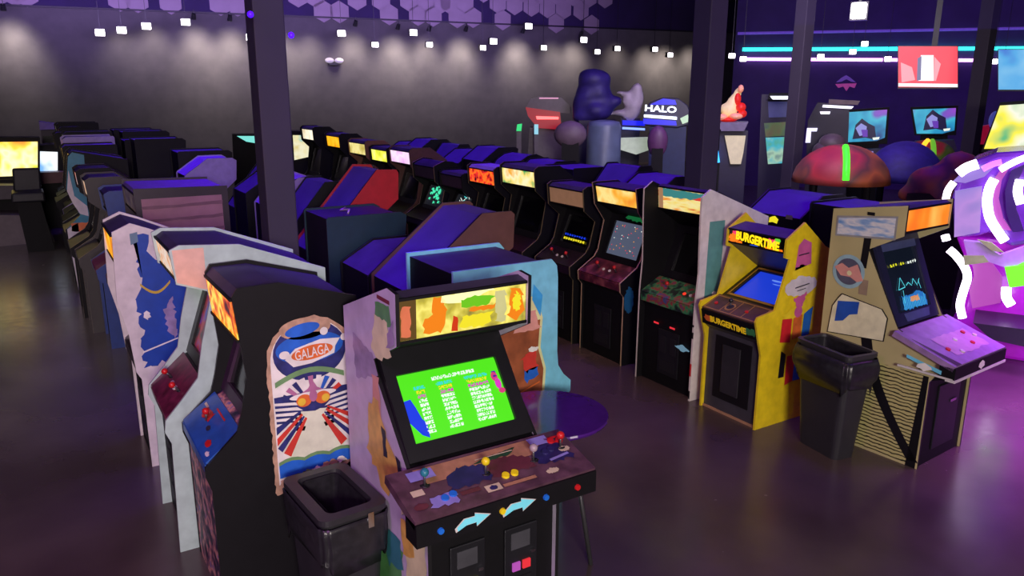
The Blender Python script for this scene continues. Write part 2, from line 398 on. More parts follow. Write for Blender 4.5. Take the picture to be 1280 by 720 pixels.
A.p(yl, ragged([(-.03, .03), (.13, .025), (.15, .09), (-.02, .09)], .008, .02), 1)
A.p(mat('marquee_grey', (150, 150, 110), .4, emit=(200, 200, 130), es=.6), ragged(rect(.17, .03, .225, .19), .01, .02), 1)
A.p(og, ragged([(.24, .05), (.29, .02), (.33, .07), (.32, .18), (.26, .2), (.25, .12)], .012, .02), 1).p(yl, ragged(ell(.29, .12, .022, .05), .008, .02), 2)
A.build('marquee_print', part(T, 'marquee'), lambda a, b, e: sg.pt(a, b, .007+e))
# left side print
A = Art(); gd = mat('print_gold', (222, 178, 88), .4, vary=.2, scale=14); gd2 = mat('print_green', (92, 158, 92), .4, vary=.2); cr = mat('print_cream', (226, 220, 170), .4); pk = mat('print_salmon', (214, 150, 140), .4); pu = mat('print_mauve', (150, 130, 170), .4, vary=.25, scale=12); dkr = mat('print_dark_red', (120, 40, 60), .4); ink = mat('print_ink', (45, 38, 60), .5)
A.p(dkr, rect(.47, 1.805, .62, 1.825), 1)
A.p(gd2, ragged([(.46, 1.70), (.66, 1.68), (.64, 1.79), (.48, 1.80)], .008, .03), 1)
A.p(cr, ragged([(.47, 1.55), (.62, 1.5), (.72, 1.52), (.66, 1.72), (.5, 1.72)], .01, .03), 2)
A.p(pu, ragged([(.43, 1.62), (.52, 1.58), (.5, 1.66), (.43, 1.74)], .01, .03), 3)
A.p(pu, ragged([(.65, 1.4), (.95, 1.3), (.98, 1.55), (.7, 1.5)], .01, .04), 1)
A.p(pk, ragged([(.62, 1.1), (.72, 1.1), (.72, 1.4), (.64, 1.4)], .01, .04), 2)
A.p(gd, ragged([(.4, .86), (.62, .8), (.82, .95), (.8, 1.2), (.66, 1.28), (.55, 1.1), (.42, 1.02)], .02, .04), 3)
A.p(cr, ragged([(.22, .84), (.4, .78), (.44, .98), (.36, 1.02)], .012, .03), 4).p(ink, ragged([(.56, 1.0), (.6, 1.0), (.62, 1.16), (.57, 1.14)], .008, .03), 4)
A.p(ink, ragged([(.38, .98), (.42, .98), (.45, 1.06), (.4, 1.06)], .006, .03), 5).p(gd2, ragged([(.5, .2), (.8, .2), (.75, .65), (.4, .55)], .02, .05), 1)
A.p(cr, ragged([(.14, .3), (.36, .2), (.38, .74), (.15, .78)], .01, .05), 2).p(gd, ragged([(.28, .6), (.4, .55), (.42, .74), (.3, .76)], .012, .04), 3).p(mat('print_teal', (60, 130, 140), .4), ragged([(.42, .45), (.6, .4), (.62, .6), (.45, .62)], .02, .04), 3)
A.build('side_print', T, side_fn(-1, h))
# control panel print, sticks, buttons
A = Art(); sg = Seg(B['cpf1'], B['cpb']); L = sg.L
tan = mat('panel_tan', (170, 120, 95), .4, vary=.2, scale=18); lv = mat('panel_lilac', (140, 130, 205), .4); dgn = mat('panel_dark_green', (40, 70, 50), .4); nv = mat('panel_navy', (44, 38, 92), .4, vary=.3); mar = mat('panel_maroon', (96, 44, 58), .4, vary=.25); cream = mat('panel_cream', (205, 185, 160), .4)
A.p(tan, [(-.33, .2), (.28, .2), (.34, .31), (-.36, .31)], 0)
A.p(nv, ragged([(-.24, .12), (-.03, .12), (-.02, .235), (-.16, .25), (-.24, .2)], .01, .02), 1).p(mar, ragged([(-.02, .12), (.22, .12), (.22, .2), (.1, .24), (-.01, .235)], .01, .02), 1).p(nv, ragged([(.24, .12), (.44, .11), (.42, .26), (.26, .24)], .012, .02), 1)
A.p(lv, rect(-.40, .235, -.27, .3), 2).p(lv, rect(.27, .25, .38, .31), 2).p(cream, rect(-.05, .262, .16, .268), 3).p(dgn, ragged([(-.07, .24), (.13, .24), (.19, .285), (-.01, .262)], .004, .02), 2)
A.p(cream, rect(-.43, .14, -.37, .18), 2).p(mar, ragged(ell(-.42, .075, .035, .02), .003, .01), 2).p(lv, ragged([(-.38, .045), (-.24, .045), (-.24, .12), (-.36, .11)], .01, .02), 2).p(mar, rect(-.22, .07, -.12, .095), 2)
A.p(cream, rect(-.1, .04, -.02, .085), 2).p(tan, rect(-.01, .045, .17, .065), 2).p(nv, ragged(ell(-.06, .062, .02, .015), .003, .01), 3).p(cream, ragged(ell(.27, .06, .035, .018), .004, .01), 2).p(lv, rot(rect(.3, .13, .42, .145), (.36, .14), 8), 2)
A.p(red, rect(.36, .27, .45, .285), 2).p(red, rect(.38, .235, .45, .25), 2).p(cream, ragged(ell(.42, .18, .03, .02), .005, .01), 2)
CP = part(T, 'control_panel'); A.build('panel_print', CP, lambda a, b, e: sg.pt(a, b, .0155+e))
for x, q, mt, lab in ((-.345, .2, mat('teal_plastic', (40, 120, 140), .35), 'teal ball'), (-.045, .165, yellow, 'yellow ball'), (.225, .165, mat('pale_plastic', (170, 150, 160), .35), 'pale ball'), (.41, .2, red, 'red ball')):
    mb = MB(); a = sg.pt(x, q, .014); b = a+Vector((0, 0, .065)); mb.lathe([(.024, 0), (.024, .003)], blackp, 14, a); mb.tube([a, b], .006, steel); mb.ball(b, .021, mt); o = mb.build('joystick', CP, True); o['label'] = lab+' joystick'
for x, q, mt, lab in ((-.30, .085, blue, 'blue'), (-.255, .095, blue, 'blue'), (.035, .115, yellow, 'yellow'), (.085, .115, yellow, 'yellow'), (.31, .19, nv, 'dark blue'), (.35, .2, nv, 'dark blue'), (.385, .255, red, 'red'), (.43, .245, red, 'red')):
    mb = MB(); a = sg.pt(x, q, .014); mb.tube([a, sg.pt(x, q, .026)], [.02, .018], mt, 14); o = mb.build('button', CP); o['label'] = lab+' button'
sg2 = Seg(B['cpf0'], B['cpf1'])
for x, mt, lab in ((-.37, blue, 'blue'), (-.055, yellow, 'yellow'), (.185, blue, 'blue'), (.37, red, 'red')):
    mb = MB(); a = sg2.pt(x, .055, .012); mb.tube([a, sg2.pt(x, .055, .022)], [.016, .014], mt, 14); o = mb.build('start_button', CP); o['label'] = lab+' start button'
A = Art(); cyan_p = mat('print_cyan', (120, 215, 230), .4, emit=(90, 200, 215), es=.25)  # weak glow added to the cyan ink of the arrows
for x in (-.2, .045):
    arrow = [(-.09, -.012), (-.05, .02), (0, .018), (0, .032), (.075, .006), (.01, -.03), (.008, -.012), (-.04, -.012), (-.085, -.03)]
    A.p(white, [(x+a*1.12, .055+b*1.15) for a, b in arrow], 0).p(cyan_p, [(x+a, .055+b) for a, b in arrow], 1)
A.build('arrow_sticker', CP, lambda a, b, e: sg2.pt(a, b, .013+e))
sgk = Seg((B['kick'][0], 0), B['kick'])
for x in (-.15, .15):
    mb = MB(); sgk.box(mb, x-.095, x+.095, .22, .68, 0, .014, mat('coin_door_metal', (42, 42, 48), .4, .5)); D = mb.build('coin_door', T, bevel=.005)
    mb = MB(); sgk.box(mb, x-.06, x+.05, .56, .65, .014, .018, mat('grey_plate', (88, 88, 96), .35, .4)); mb.build('coin_plate', D)
    mb = MB(); sgk.box(mb, x+.05, x+.075, .52, .535, .014, .03, chrome); mb.build('lock', D)
    for k in (-1, 1):
        mb = MB(); sgk.box(mb, x+k*.03-.022, x+k*.03+.022, .44, .485, .014, .024, em('coin_lamp_red', (235, 50, 60), .9) if x > 0 and k > 0 else (em('coin_lamp_pink', (200, 90, 200), .7) if x > 0 else (em('coin_lamp_yellow', (230, 220, 30), .7) if k > 0 else em('coin_lamp_blue', (50, 150, 220), .7)))); mb.build('coin_slot', D)
    mb = MB(); sgk.box(mb, x-.06, x+.06, .3, .4, .014, .02, blackp); mb.build('coin_return', D)

# ---- space shooter cabinet with oval-topped side art (faces -x)
sp = dict(H=1.8, kick=(.045, .74), cpf0=(.03, .82), cpf1=(.03, .87), cpb=(.22, 1.01), s0=(.27, 1.03), s1=(.42, 1.46), m0=(.245, 1.50), m1=(.225, 1.735), roof=[(.26, 1.775), (.45, 1.775), (.86, 1.655)], back=.86,
          side=[(.04, 0), (.04, .72), (.015, .80), (.015, .86), (.19, 1.02), (.22, 1.12), (.26, 1.3), (.245, 1.48), (.22, 1.745), (.25, 1.79), (.46, 1.795), (.875, 1.67), (.875, 0)])
mq_o = glow('flame_marquee', [(60, 15, 5), (200, 60, 10), (255, 150, 20), (255, 225, 90), (255, 130, 15), (90, 25, 10)], 7, 1.15)
cpb_ = mat('blue_panel_print', (40, 90, 170), .35, vary=.2)
fr = glow('starry_front_print', [(24, 20, 40), (40, 34, 66), (120, 80, 100), (226, 160, 140), (70, 90, 170)], 13, 0, lit=False)
T, B, iw, h = cabinet('black machine with rounded white and blue rocket-burst side art behind the near black bin', '-x', .585, 3.95, .68, sp, body=fr, mq=mq_o, cp=cpb_, detail=1, bezel=mat('plum_bezel', (60, 34, 60), .4))
GA = T
A = Art(); rim = mat('print_bronze', (186, 150, 124), .45, vary=.25, scale=20); bl_ = mat('print_royal_blue', (38, 100, 200), .4, vary=.2); wh_ = mat('print_white', (232, 228, 222), .4); rd_ = mat('print_red', (205, 60, 50), .4); nv_ = mat('print_navy', (44, 48, 110), .4, vary=.3, scale=20); or_ = mat('print_orange', (222, 110, 50), .4, vary=.2); pkr = mat('print_rose', (176, 110, 150), .4); gn_ = mat('print_olive_green', (110, 150, 100), .4); cream_ = mat('print_ivory', (222, 226, 200), .4)
# outline, depth .36...83  height .60...1.60
def arch(x0, x1, z0, zc, ry, zr=None):
    top = [((x0+x1)/2+(x1-x0)/2*math.cos(R(k*9)), zc+ry*math.sin(R(k*9))) for k in range(0, 21)]
    return top+[(x0, z0), (x1, zr if zr is not None else z0)]
A.p(rim, ragged(arch(.365, .835, .60, 1.36, .235, .70), .006, .025, 5), 0)
A.p(wh_, arch(.385, .815, .66, 1.36, .215, .72), 1)
A.p(nv_, ell(.60, 1.40, .2, .165), 2).p(rim, ell(.58, 1.53, .14, .06), 3).p(bl_, rot(ell(.565, 1.525, .095, .034), (.565, 1.525), 8), 4)
A.p(bl_, ell(.60, 1.42, .185, .085), 3)
A.p(wh_, rot([(.46, 1.38), (.52, 1.43), (.66, 1.455), (.77, 1.44), (.74, 1.40), (.73, 1.36), (.6, 1.33), (.5, 1.33)], (.6, 1.4), 3), 5)
A.p(or_, rot(ell(.61, 1.393, .115, .04), (.61, 1.393), 5), 6); A.text(wh_, 'GALAGA', .61, 1.393, .055, .19, 7, 5, .01)
A.p(wh_, ell(.46, 1.40, .028, .022), 6).p(wh_, ell(.68, 1.50, .022, .022), 6).p(wh_, ell(.79, 1.45, .02, .02), 6)
A.p(gn_, [(.40+.38*k/10, 1.255+.055*math.sin(math.pi*k/10)) for k in range(11)]+[(.40+.38*(10-k)/10, 1.225+.055*math.sin(math.pi*(10-k)/10)) for k in range(11)], 5)
# burst rays from the bottom centre of the upper field and of the lower field
for k in range(9):
    a0 = 28+k*15; c = (.60, 1.09)
    P1 = [(c[0]+.045*math.cos(R(a0)), c[1]+.03*math.sin(R(a0))), (c[0]+.185*math.cos(R(a0)), c[1]+.17*math.sin(R(a0))), (c[0]+.185*math.cos(R(a0+9)), c[1]+.17*math.sin(R(a0+9))), (c[0]+.045*math.cos(R(a0+9)), c[1]+.03*math.sin(R(a0+9)))]
    A.p((rd_, nv_, bl_, wh_, pkr, wh_, nv_, pkr, nv_)[k], P1, 4)
A.p(nv_, [(.395, 1.0), (.80, 1.0), (.81, 1.17), (.39, 1.17)], 2)
for k in range(6):
    z = 1.16-k*.03
    A.p(wh_, [(.39, z-.02), (.50+.01*k, z-.035), (.54, z-.06), (.49, z-.05), (.39, z-.035)], 5).p(wh_, [(.81, z-.02), (.70-.01*k, z-.035), (.66, z-.06), (.71, z-.05), (.81, z-.035)], 5)
A.p(pkr, [(.575, 1.19), (.60, 1.235), (.625, 1.19), (.66, 1.17), (.54, 1.17)], 6).p(wh_, rot(ell(.60, 1.15, .13, .022), (.6, 1.15), 0), 6)
A.p(or_, ell(.548, 1.125, .042, .036), 7).p(or_, ell(.652, 1.125, .042, .036), 7).p(mat('print_yellow', (230, 190, 60), .4), ell(.535, 1.12, .022, .022), 8).p(MATS['print_yellow'], ell(.668, 1.12, .022, .022), 8).p(pkr, ell(.60, 1.145, .022, .035), 8)
A.p(cream_, ragged([(.50, 1.06), (.70, 1.06), (.76, .80), (.45, .80)], .008, .03, 9), 5)
for a0, a1, mt in ((198, 206, nv_), (210, 219, rd_), (222, 229, nv_), (231, 240, rd_), (300, 309, rd_), (313, 319, nv_), (324, 332, rd_), (336, 342, rd_)):
    c = (.60, 1.10); P1 = []
    for a, rr in ((a0, .08), (a0, .285), (a1, .285), (a1, .08)):
        x = c[0]+rr*math.cos(R(a)); z = c[1]+rr*math.sin(R(a))*1.15; P1.append((max(.39, min(.81, x)), z))
    A.p(mt, P1, 6)
A.p(bl_, [(.39+.42*k/12, .775+.018*abs(math.sin(math.pi*k/4))) for k in range(13)]+[(.81, .735), (.39, .70)], 6)
A.p(gn_, [(.39+.42*k/12, .795+.018*abs(math.sin(math.pi*k/4))) for k in range(13)]+[(.39+.42*(12-k)/12, .775+.018*abs(math.sin(math.pi*(12-k)/4))) for k in range(13)], 7)
for k in range(9):
    A.p((rim, wh_, bl_, gn_, wh_, rim)[k % 6], ragged(ell(.41+.047*k, .675+.008*k, .022, .02, 10), .006, .01, k), 7)
A.build('side_print', T, side_fn(1, h))
A = Art(); sg = Seg(B['cpf1'], B['cpb'])
A.p(red, ragged([(-.18, .1), (-.05, .12), (-.06, .17), (-.2, .16)], .008, .02), 0).p(red, ragged(ell(.17, .06, .04, .02), .004, .015), 0).p(ink, ragged(ell(.02, .1, .03, .015), .003, .01), 0).p(cr, rect(-.28, .15, -.2, .165), 0).p(wh_, ragged(ell(.26, .03, .03, .012), .004, .01), 0).p(red, rect(-.1, .19, .1, .2), 0)
CP = part(T, 'control_panel'); A.build('panel_print', CP, lambda a, b, e: sg.pt(a, b, .0155+e))
mb = MB(); a = sg.pt(-.08, .11, .012); b = a+Vector((0, 0, .06)); mb.tube([a, b], .006, steel); mb.ball(b, .02, red); mb.build('joystick', CP, True)

# ---- pale sided machine behind it
sp = dict(H=1.88, kick=(.06, .74), cpf0=(.03, .80), cpf1=(.02, .86), cpb=(.24, 1.05), s0=(.27, 1.06), s1=(.44, 1.55), m0=(.16, 1.68), m1=(.14, 1.86), roof=[(.18, 1.885), (.5, 1.86), (1.0, 1.66)], back=1.0,
          side=[(.0, 0), (.02, .72), (-.01, .80), (.0, .87), (.10, .98), (.20, 1.10), (.24, 1.3), (.31, 1.56), (.30, 1.62), (.135, 1.68), (.115, 1.88), (.17, 1.905), (.5, 1.88), (1.01, 1.68), (1.01, 0)])
pale = mat('pale_grey_teal_side', (176, 200, 192), .45)
mq_c = glow('teal_orange_marquee', [(50, 160, 160), (250, 160, 40), (250, 235, 220), (240, 150, 60), (60, 150, 160)], 7, .75)
T, B, iw, h = cabinet('pale grey-sided machine with orange and teal marquee behind the black rocket-art machine', '-x', .52, 4.67, .70, sp, side=pale, edge=mat('pale_edge', (178, 190, 180), .45), mq=mq_c, cp=mat('crimson_panel_print', (110, 36, 66), .35, vary=.5, scale=16), scr=glow('rainbow_faint_screen', [(30, 28, 40), (60, 60, 70), (200, 40, 60), (40, 60, 200), (50, 160, 80)], 5, .35), detail=2)
A = Art(); A.p(mat('print_peach', (224, 180, 160), .45), [(.14, 1.69), (.30, 1.63), (.30, 1.88), (.13, 1.88)], 0); A.build('side_print', T, side_fn(1, h))
# ---- white and blue machine
sp = dict(H=1.82, kick=(.12, .74), cpf0=(.08, .78), cpf1=(.08, .84), cpb=(.26, .98), s0=(.29, 1.0), s1=(.40, 1.45), m0=(.035, 1.56), m1=(.02, 1.78), roof=[(.14, 1.835), (.26, 1.79), (.86, 1.50)], back=.86,
          side=[(.10, 0), (.10, .70), (.07, .76), (.05, 1.05), (.0, 1.3), (.02, 1.8), (.14, 1.855), (.25, 1.81), (.87, 1.52), (.87, 0)])
T, B, iw, h = cabinet('white-sided machine with ragged blue art and orange marquee behind the pale-sided one', '-x', .44, 5.98, .66, sp, side=white, edge=mat('white_edge', (220, 210, 205), .4), mq=glow('amber_marquee', [(200, 90, 10), (255, 170, 20), (255, 215, 60)], 5, 1.1), detail=2)
A = Art(); dbl = mat('print_deep_blue', (24, 66, 160), .4, vary=.12)
A.p(dbl, ragged([(.15, 1.79), (.235, 1.78), (.24, 1.6), (.36, 1.55), (.5, 1.5), (.5, .82), (.13, .80), (.14, 1.1), (.13, 1.35), (.17, 1.45), (.155, 1.6)], .02, .03, 4), 0)
A.p(mat('print_grey_teal', (100, 130, 150), .4), [(.13, 1.70), (.18, 1.72), (.18, 1.79), (.13, 1.78)], 1)
gold = mat('print_gold_line', (200, 170, 60), .4)
A.p(gold, [(.16+.2*k/12, 1.42-.07*math.sin(math.pi*k/12)) for k in range(13)]+[(.16+.2*(12-k)/12, 1.40-.07*math.sin(math.pi*(12-k)/12)) for k in range(13)], 1)
A.p(pu, ragged([(.3, 1.2), (.36, 1.3), (.38, 1.1), (.36, .98), (.31, 1.02)], .012, .02), 1).p(wh_, ragged(ell(.18, 1.18, .025, .03, 12), .008, .01), 1).p(wh_, [(.13, .90), (.42, .985), (.42, .995), (.13, .912)], 1)
A.build('side_print', T, side_fn(1, h))

# ---- burger game, yellow side (faces -x)
ylw = mat('yellow_laminate', (232, 205, 30), .4)
sp = dict(H=1.74, kick=(.13, .74), cpf0=(.06, .80), cpf1=(.03, .93), cpb=(.24, 1.02), s0=(.27, 1.0), s1=(.72, 1.22), m0=(.31, 1.49), m1=(.30, 1.62), roof=[(.34, 1.63), (.50, 1.66), (.80, 1.47)], back=.84,
          side=[(.095, 0), (.095, .66), (.05, .80), (.0, .96), (.02, 1.0), (.22, 1.03), (.35, 1.44), (.285, 1.46), (.29, 1.61), (.50, 1.735), (.79, 1.51), (.86, 1.48), (.86, 0)])
blkfront = mat('grey_front_laminate', (62, 60, 68), .45)
scr_b = em('blue_crt', (30, 65, 225), .8)
T, B, iw, h = cabinet('yellow-sided machine with lettered food marquee and blue screen left of the far bin', '-x', 4.85, 4.05, .64, sp, side=ylw, edge=mat('yellow_edge', (226, 200, 40), .4), body=blkfront, mq=mat('black_marquee_glass', (12, 10, 14), .2), scr=scr_b, cp=mat('wood_brown_panel', (86, 60, 44), .4, vary=.3), cpside=black, detail=1, door=False, scr_rect=(-.23, .23, .06, .44), roofm=mat('dark_marquee_top', (70, 60, 80), .6))
A = Art(); sg = Seg(B['m0'], B['m1'])
yb = em('letter_yellow', (255, 215, 20), 1.3); pkl = em('letter_pink', (250, 60, 110), 1.0); orl = em('letter_orange', (255, 120, 20), 1.1); grl = em('letter_green', (110, 220, 60), .9); bll = em('letter_blue', (40, 90, 220), .8)
A.text(yb, 'BURGERTIME', .015, .066, .08, .46, 3, -4, .05)
A.p(orl, ragged(ell(-.235, .055, .06, .035, 16), .006, .01), 1).p(pkl, ragged(ell(-.215, .10, .04, .02, 12), .006, .01), 1).p(orl, ragged(rect(-.29, .015, -.15, .03), .004, .02), 1).p(pkl, ragged(ell(.17, .075, .05, .03, 14), .008, .01), 1).p(grl, ell(.225, .1, .03, .022, 12), 1).p(bll, ell(-.02, .012, .05, .012, 12), 1).p(orl, ragged(rect(.1, .01, .28, .03), .004, .02), 1)
A.build('marquee_print', part(T, 'marquee'), lambda a, b, e: sg.pt(a, b, .007+e))
A = Art(); sg = Seg(B['cpf0'], B['cpf1']); yp = mat('print_mustard', (235, 200, 30), .4, emit=(220, 180, 20), es=.25); gp = mat('print_leaf', (60, 130, 80), .4)  # weak glow added to the yellow ink to brighten the lettering
A.text(yp, 'BURGERTIME', .0, .06, .06, .40, 2, -2, .05).p(or_, ragged(ell(-.22, .065, .05, .03, 14), .006, .01), 1).p(gp, ragged(rect(.19, .03, .29, .09), .008, .02), 1)
CP = part(T, 'control_panel'); A.build('panel_print', CP, lambda a, b, e: sg.pt(a, b, .013+e))
A = Art(); sg = Seg(B['cpf1'], B['cpb'])
gl = mat('print_gold_border', (176, 136, 60), .4)
for a, b in (((-.29, .01), (.29, .02)), ((-.29, .20), (.29, .21))): A.p(gl, rect(a[0], a[1], b[0], b[1]), 0)
for x in (-.29, -.12, .0, .12, .28): A.p(gl, rect(x, .01, x+.008, .21), 0)
A.p(gl, ragged(ell(-.06, .1, .05, .05, 14), .006, .02), 1).p(ink, ell(-.06, .1, .035, .035, 14), 2)
A.build('panel_border_print', CP, lambda a, b, e: sg.pt(a, b, .0155+e))
mb = MB(); a = sg.pt(-.06, .1, .014); b = a+Vector((0, 0, .06)); mb.tube([a, b], .006, steel); mb.ball(b, .02, blackp); mb.build('joystick', CP, True)
for x in (.12, -.22):
    mb = MB(); mb.tube([sg.pt(x, .1, .014), sg.pt(x, .1, .024)], .016, red, 12); mb.build('button', CP)
A = Art(); sg = Seg(B['s0'], B['s1']); A.p(em('painted_glare_blue', (110, 150, 250), .9), ragged(rect(-.02, .34, .18, .36), .006, .03), 0).p(MATS['painted_glare_blue'], ragged(rect(.02, .30, .2, .31), .005, .03), 0)  # glare on the glass painted as pale blue glowing streaks
A.build('screen_picture', part(T, 'screen'), lambda a, b, e: sg.pt(a, b, .018+e))
A = Art()
for q0, q1, x0, x1 in ((.03, .055, -.26, .26), (.445, .47, -.26, .26), (.03, .47, -.265, -.25), (.03, .47, .25, .265)): A.p(gl, rect(x0, q0, x1, q1), 0)
A.build('bezel_border_print', part(T, 'bezel'), lambda a, b, e: sg.pt(a, b, .0235+e))
sg = Seg((B['kick'][0], 0), B['kick']); mb = MB(); sg.box(mb, -.2, .2, .13, .70, 0, .008, mat('door_recess_black', (14, 13, 18), .5)); D = mb.build('coin_door', T)
mb = MB(); sg.box(mb, -.11, .09, .2, .64, .008, .02, mat('coin_door_grey', (60, 58, 64), .4, .4)); D2 = mb.build('door_plate', D, bevel=.005)
mb = MB(); sg.box(mb, -.31, .31, 0, .02, 0, .012, mat('tan_foot_strip', (170, 130, 100), .5)); mb.build('foot_strip', T)
A = Art(); mg_ = mat('print_pink', (206, 96, 150), .4); rs = mat('print_scarlet', (210, 40, 46), .4); bb = mat('print_sky_blue', (40, 110, 190), .4); yy = mat('print_lemon', (240, 214, 40), .4); bun = mat('print_ash_white', (214, 206, 206), .4); blk = mat('print_black', (20, 18, 24), .4)
A.p(mg_, [(.42, 1.34), (.62, 1.38), (.60, 1.56), (.50, 1.60), (.44, 1.55)], 1).p(ink, [(.45, 1.46), (.58, 1.47), (.58, 1.48), (.45, 1.47)], 2)
A.p(yy, ragged(ell(.52, 1.32, .13, .06), .008, .02), 1).p(bun, ragged(ell(.52, 1.2, .2, .085), .01, .03), 2).p(ink, rot(rect(.44, 1.195, .62, 1.205), (.53, 1.2), 6), 3).p(ink, rot(rect(.47, 1.165, .58, 1.172), (.53, 1.17), 6), 3)
A.p(mg_, ragged([(.44, 1.1), (.6, 1.14), (.56, 1.02), (.48, 1.02)], .008, .02), 3)
A.p(yy, ragged([(.32, .97), (.5, 1.05), (.68, 1.12), (.66, .98), (.55, .93), (.36, .92)], .01, .03), 2)
A.p(rs, [(.31, .74), (.44, .72), (.44, .93), (.32, .94)], 3).p(or_, [(.46, .74), (.57, .76), (.57, .95), (.46, .93)], 3).p(bb, [(.58, .74), (.68, .76), (.70, 1.0), (.59, .95)], 3).p(mg_, ell(.51, .98, .05, .05), 4)
A.p(yy, ragged([(.42, .70), (.60, .72), (.6, .64), (.45, .62)], .008, .02), 4).p(blk, [(.33, .42), (.40, .42), (.40, .62), (.34, .66)], 3).p(rs, [(.42, .34), (.52, .36), (.52, .6), (.42, .6)], 3).p(bb, [(.52, .36), (.61, .36), (.60, .64), (.52, .6)], 3)
A.build('side_print', T, side_fn(1, h))

# ---- white-sided machine with shield marquee (faces -x)
sp = dict(H=1.93, kick=(.07, .74), cpf0=(.03, .80), cpf1=(.02, .88), cpb=(.25, 1.0), s0=(.30, 1.0), s1=(.48, 1.5), m0=(.19, 1.68), m1=(.17, 1.90), roof=[(.22, 1.915), (.86, 1.62)], back=.86,
          side=[(.0, 0), (.0, .78), (.0, .90), (.02, 1.2), (.0, 1.7), (.0, 1.88), (.10, 1.945), (.87, 1.65), (.87, 0)])
mq_s = glow('sunset_band_marquee', [(230, 90, 60), (255, 225, 120), (255, 240, 170), (250, 150, 40)], 4, .9, (1, 1, 6))
T, B, iw, h = cabinet('tall white-sided machine with teal and orange marquee next to the yellow-sided one', '-x', 4.93, 4.80, .76, sp, side=(black, white), edge=mat('white_edge', (220, 210, 205), .4), mq=mq_s, cp=glow('green_red_panel_print', [(26, 30, 36), (36, 60, 50), (60, 140, 90), (150, 50, 60), (60, 90, 140)], 12, 0, lit=False), scr=glass_off, detail=2, joy=((-.1, red),), btn=((.12, em('lit_red_button', (250, 60, 40), 1.0)), (.2, white)))
A = Art(); sg = Seg(B['m0'], B['m1']); A.p(em('marquee_teal', (70, 150, 150), .7), ragged([(-.3, .13), (.34, .14), (.34, .2), (-.3, .205)], .006, .04), 0).p(em('marquee_tan', (200, 150, 110), .6), rect(-.35, .015, -.29, .205), 1).p(em('marquee_coral', (240, 70, 60), .8), ragged([(.1, .14), (.34, .12), (.34, .16), (.2, .17)], .006, .03), 1)
A.build('marquee_print', part(T, 'marquee'), lambda a, b, e: sg.pt(a, b, .007+e))
A = Art(); tealp = mat('print_sea_teal', (92, 150, 146), .4)
A.p(tealp, [(.10, .84), (.28, .9), (.30, 1.66), (.11, 1.66)], 0).p(wh_, ragged(ell(.22, 1.0, .03, .02, 10), .006, .01), 1); A.build('side_print', T, side_fn(1, h))
A = Art(); sg = Seg((B['kick'][0], 0), B['kick']); 
for x in (-.2, .02): A.p(em('coin_lamp_red', (235, 50, 60), .9), rect(x, .60, x+.07, .618), 0)
A.p(em('sticker_pale_blue', (150, 200, 230), .35), ragged([(.1, .45), (.2, .42), (.3, .45), (.2, .49)], .004, .02), 0); A.build('front_sticker', T, lambda a, b, e: sg.pt(a, b, .02+e))  # the sticker is no lamp; a faint glow is added to its colour
A = Art(); sg = Seg(B['s0'], B['s1']); A.p(em('green_light_bar', (150, 230, 40), .9), [(.14, .05), (.2, .05), (.3, .28), (.25, .3)], 0).p(em('small_orange_light', (255, 190, 60), 1), ragged(ell(.2, .02, .04, .012, 10), .003, .01), 0); A.build('lit_gauge', part(T, 'screen'), lambda a, b, e: sg.pt(a, b, .024+e))
A = Art()
for z0, z1, mt in ((.06, .12, blk), (.22, .34, rs), (.6, .66, blk), (.70, .74, blk)): A.p(mt, rect(-h-.001, z0, h+.001, z1), 0)
# striped front edge of the near side panel
A2 = Art()
for z0, z1, mt in ((.02, .10, blk), (.24, .36, rs), (.60, .66, blk), (.71, .73, blk)): A2.p(mt, rect(h-.02, z0, h, z1), 0)
A2.build('edge_stripe', T, lambda a, b, e: Vector((a, -e, b)))

# ---- vector game with printed tan side (faces the viewer, end of the right-hand row)
khaki = mat('khaki_side_print', (186, 176, 126), .45, vary=.1, scale=3)
def wave_mat():
    M = bpy.data.materials.new('khaki_with_dark_ripples'); M.use_nodes = True; N = M.node_tree.nodes; L = M.node_tree.links; bs = N['Principled BSDF']
    tc = N.new('ShaderNodeTexCoord'); mp = N.new('ShaderNodeMapping'); w = N.new('ShaderNodeTexWave'); w.wave_type = 'BANDS'; w.bands_direction = 'Z'
    w.inputs['Scale'].default_value = 11; w.inputs['Distortion'].default_value = 3.5; w.inputs['Detail'].default_value = 2; w.inputs['Detail Scale'].default_value = 1.2
    r = N.new('ShaderNodeValToRGB'); r.color_ramp.elements[0].color = srgb(40, 38, 30)+(1,); r.color_ramp.elements[1].color = srgb(186, 178, 118)+(1,); r.color_ramp.elements[0].position = .12; r.color_ramp.elements[1].position = .42
    L.new(tc.outputs['Object'], mp.inputs['Vector']); L.new(mp.outputs['Vector'], w.inputs['Vector']); L.new(w.outputs['Fac'], r.inputs['Fac']); L.new(r.outputs['Color'], bs.inputs['Base Color']); bs.inputs['Roughness'].default_value = .5
    return M
sp = dict(H=1.95, kick=(.10, .70), cpf0=(-.10, .775), cpf1=(-.10, .87), cpb=(.36, 1.02), s0=(.40, 1.03), s1=(.66, 1.66), m0=(.42, 1.755), m1=(.42, 1.94), roof=[(.45, 1.955), (.97, 1.86)], back=.97,
          side=[(.08, 0), (.08, .70), (-.02, .86), (.36, 1.04), (.66, 1.60), (.40, 1.74), (.40, 1.965), (.985, 1.875), (.985, 0)])
mq_a = glow('orange_marquee', [(225, 80, 10), (250, 130, 20), (255, 190, 90)], 3.5, 1.15, (1, 1, .5))
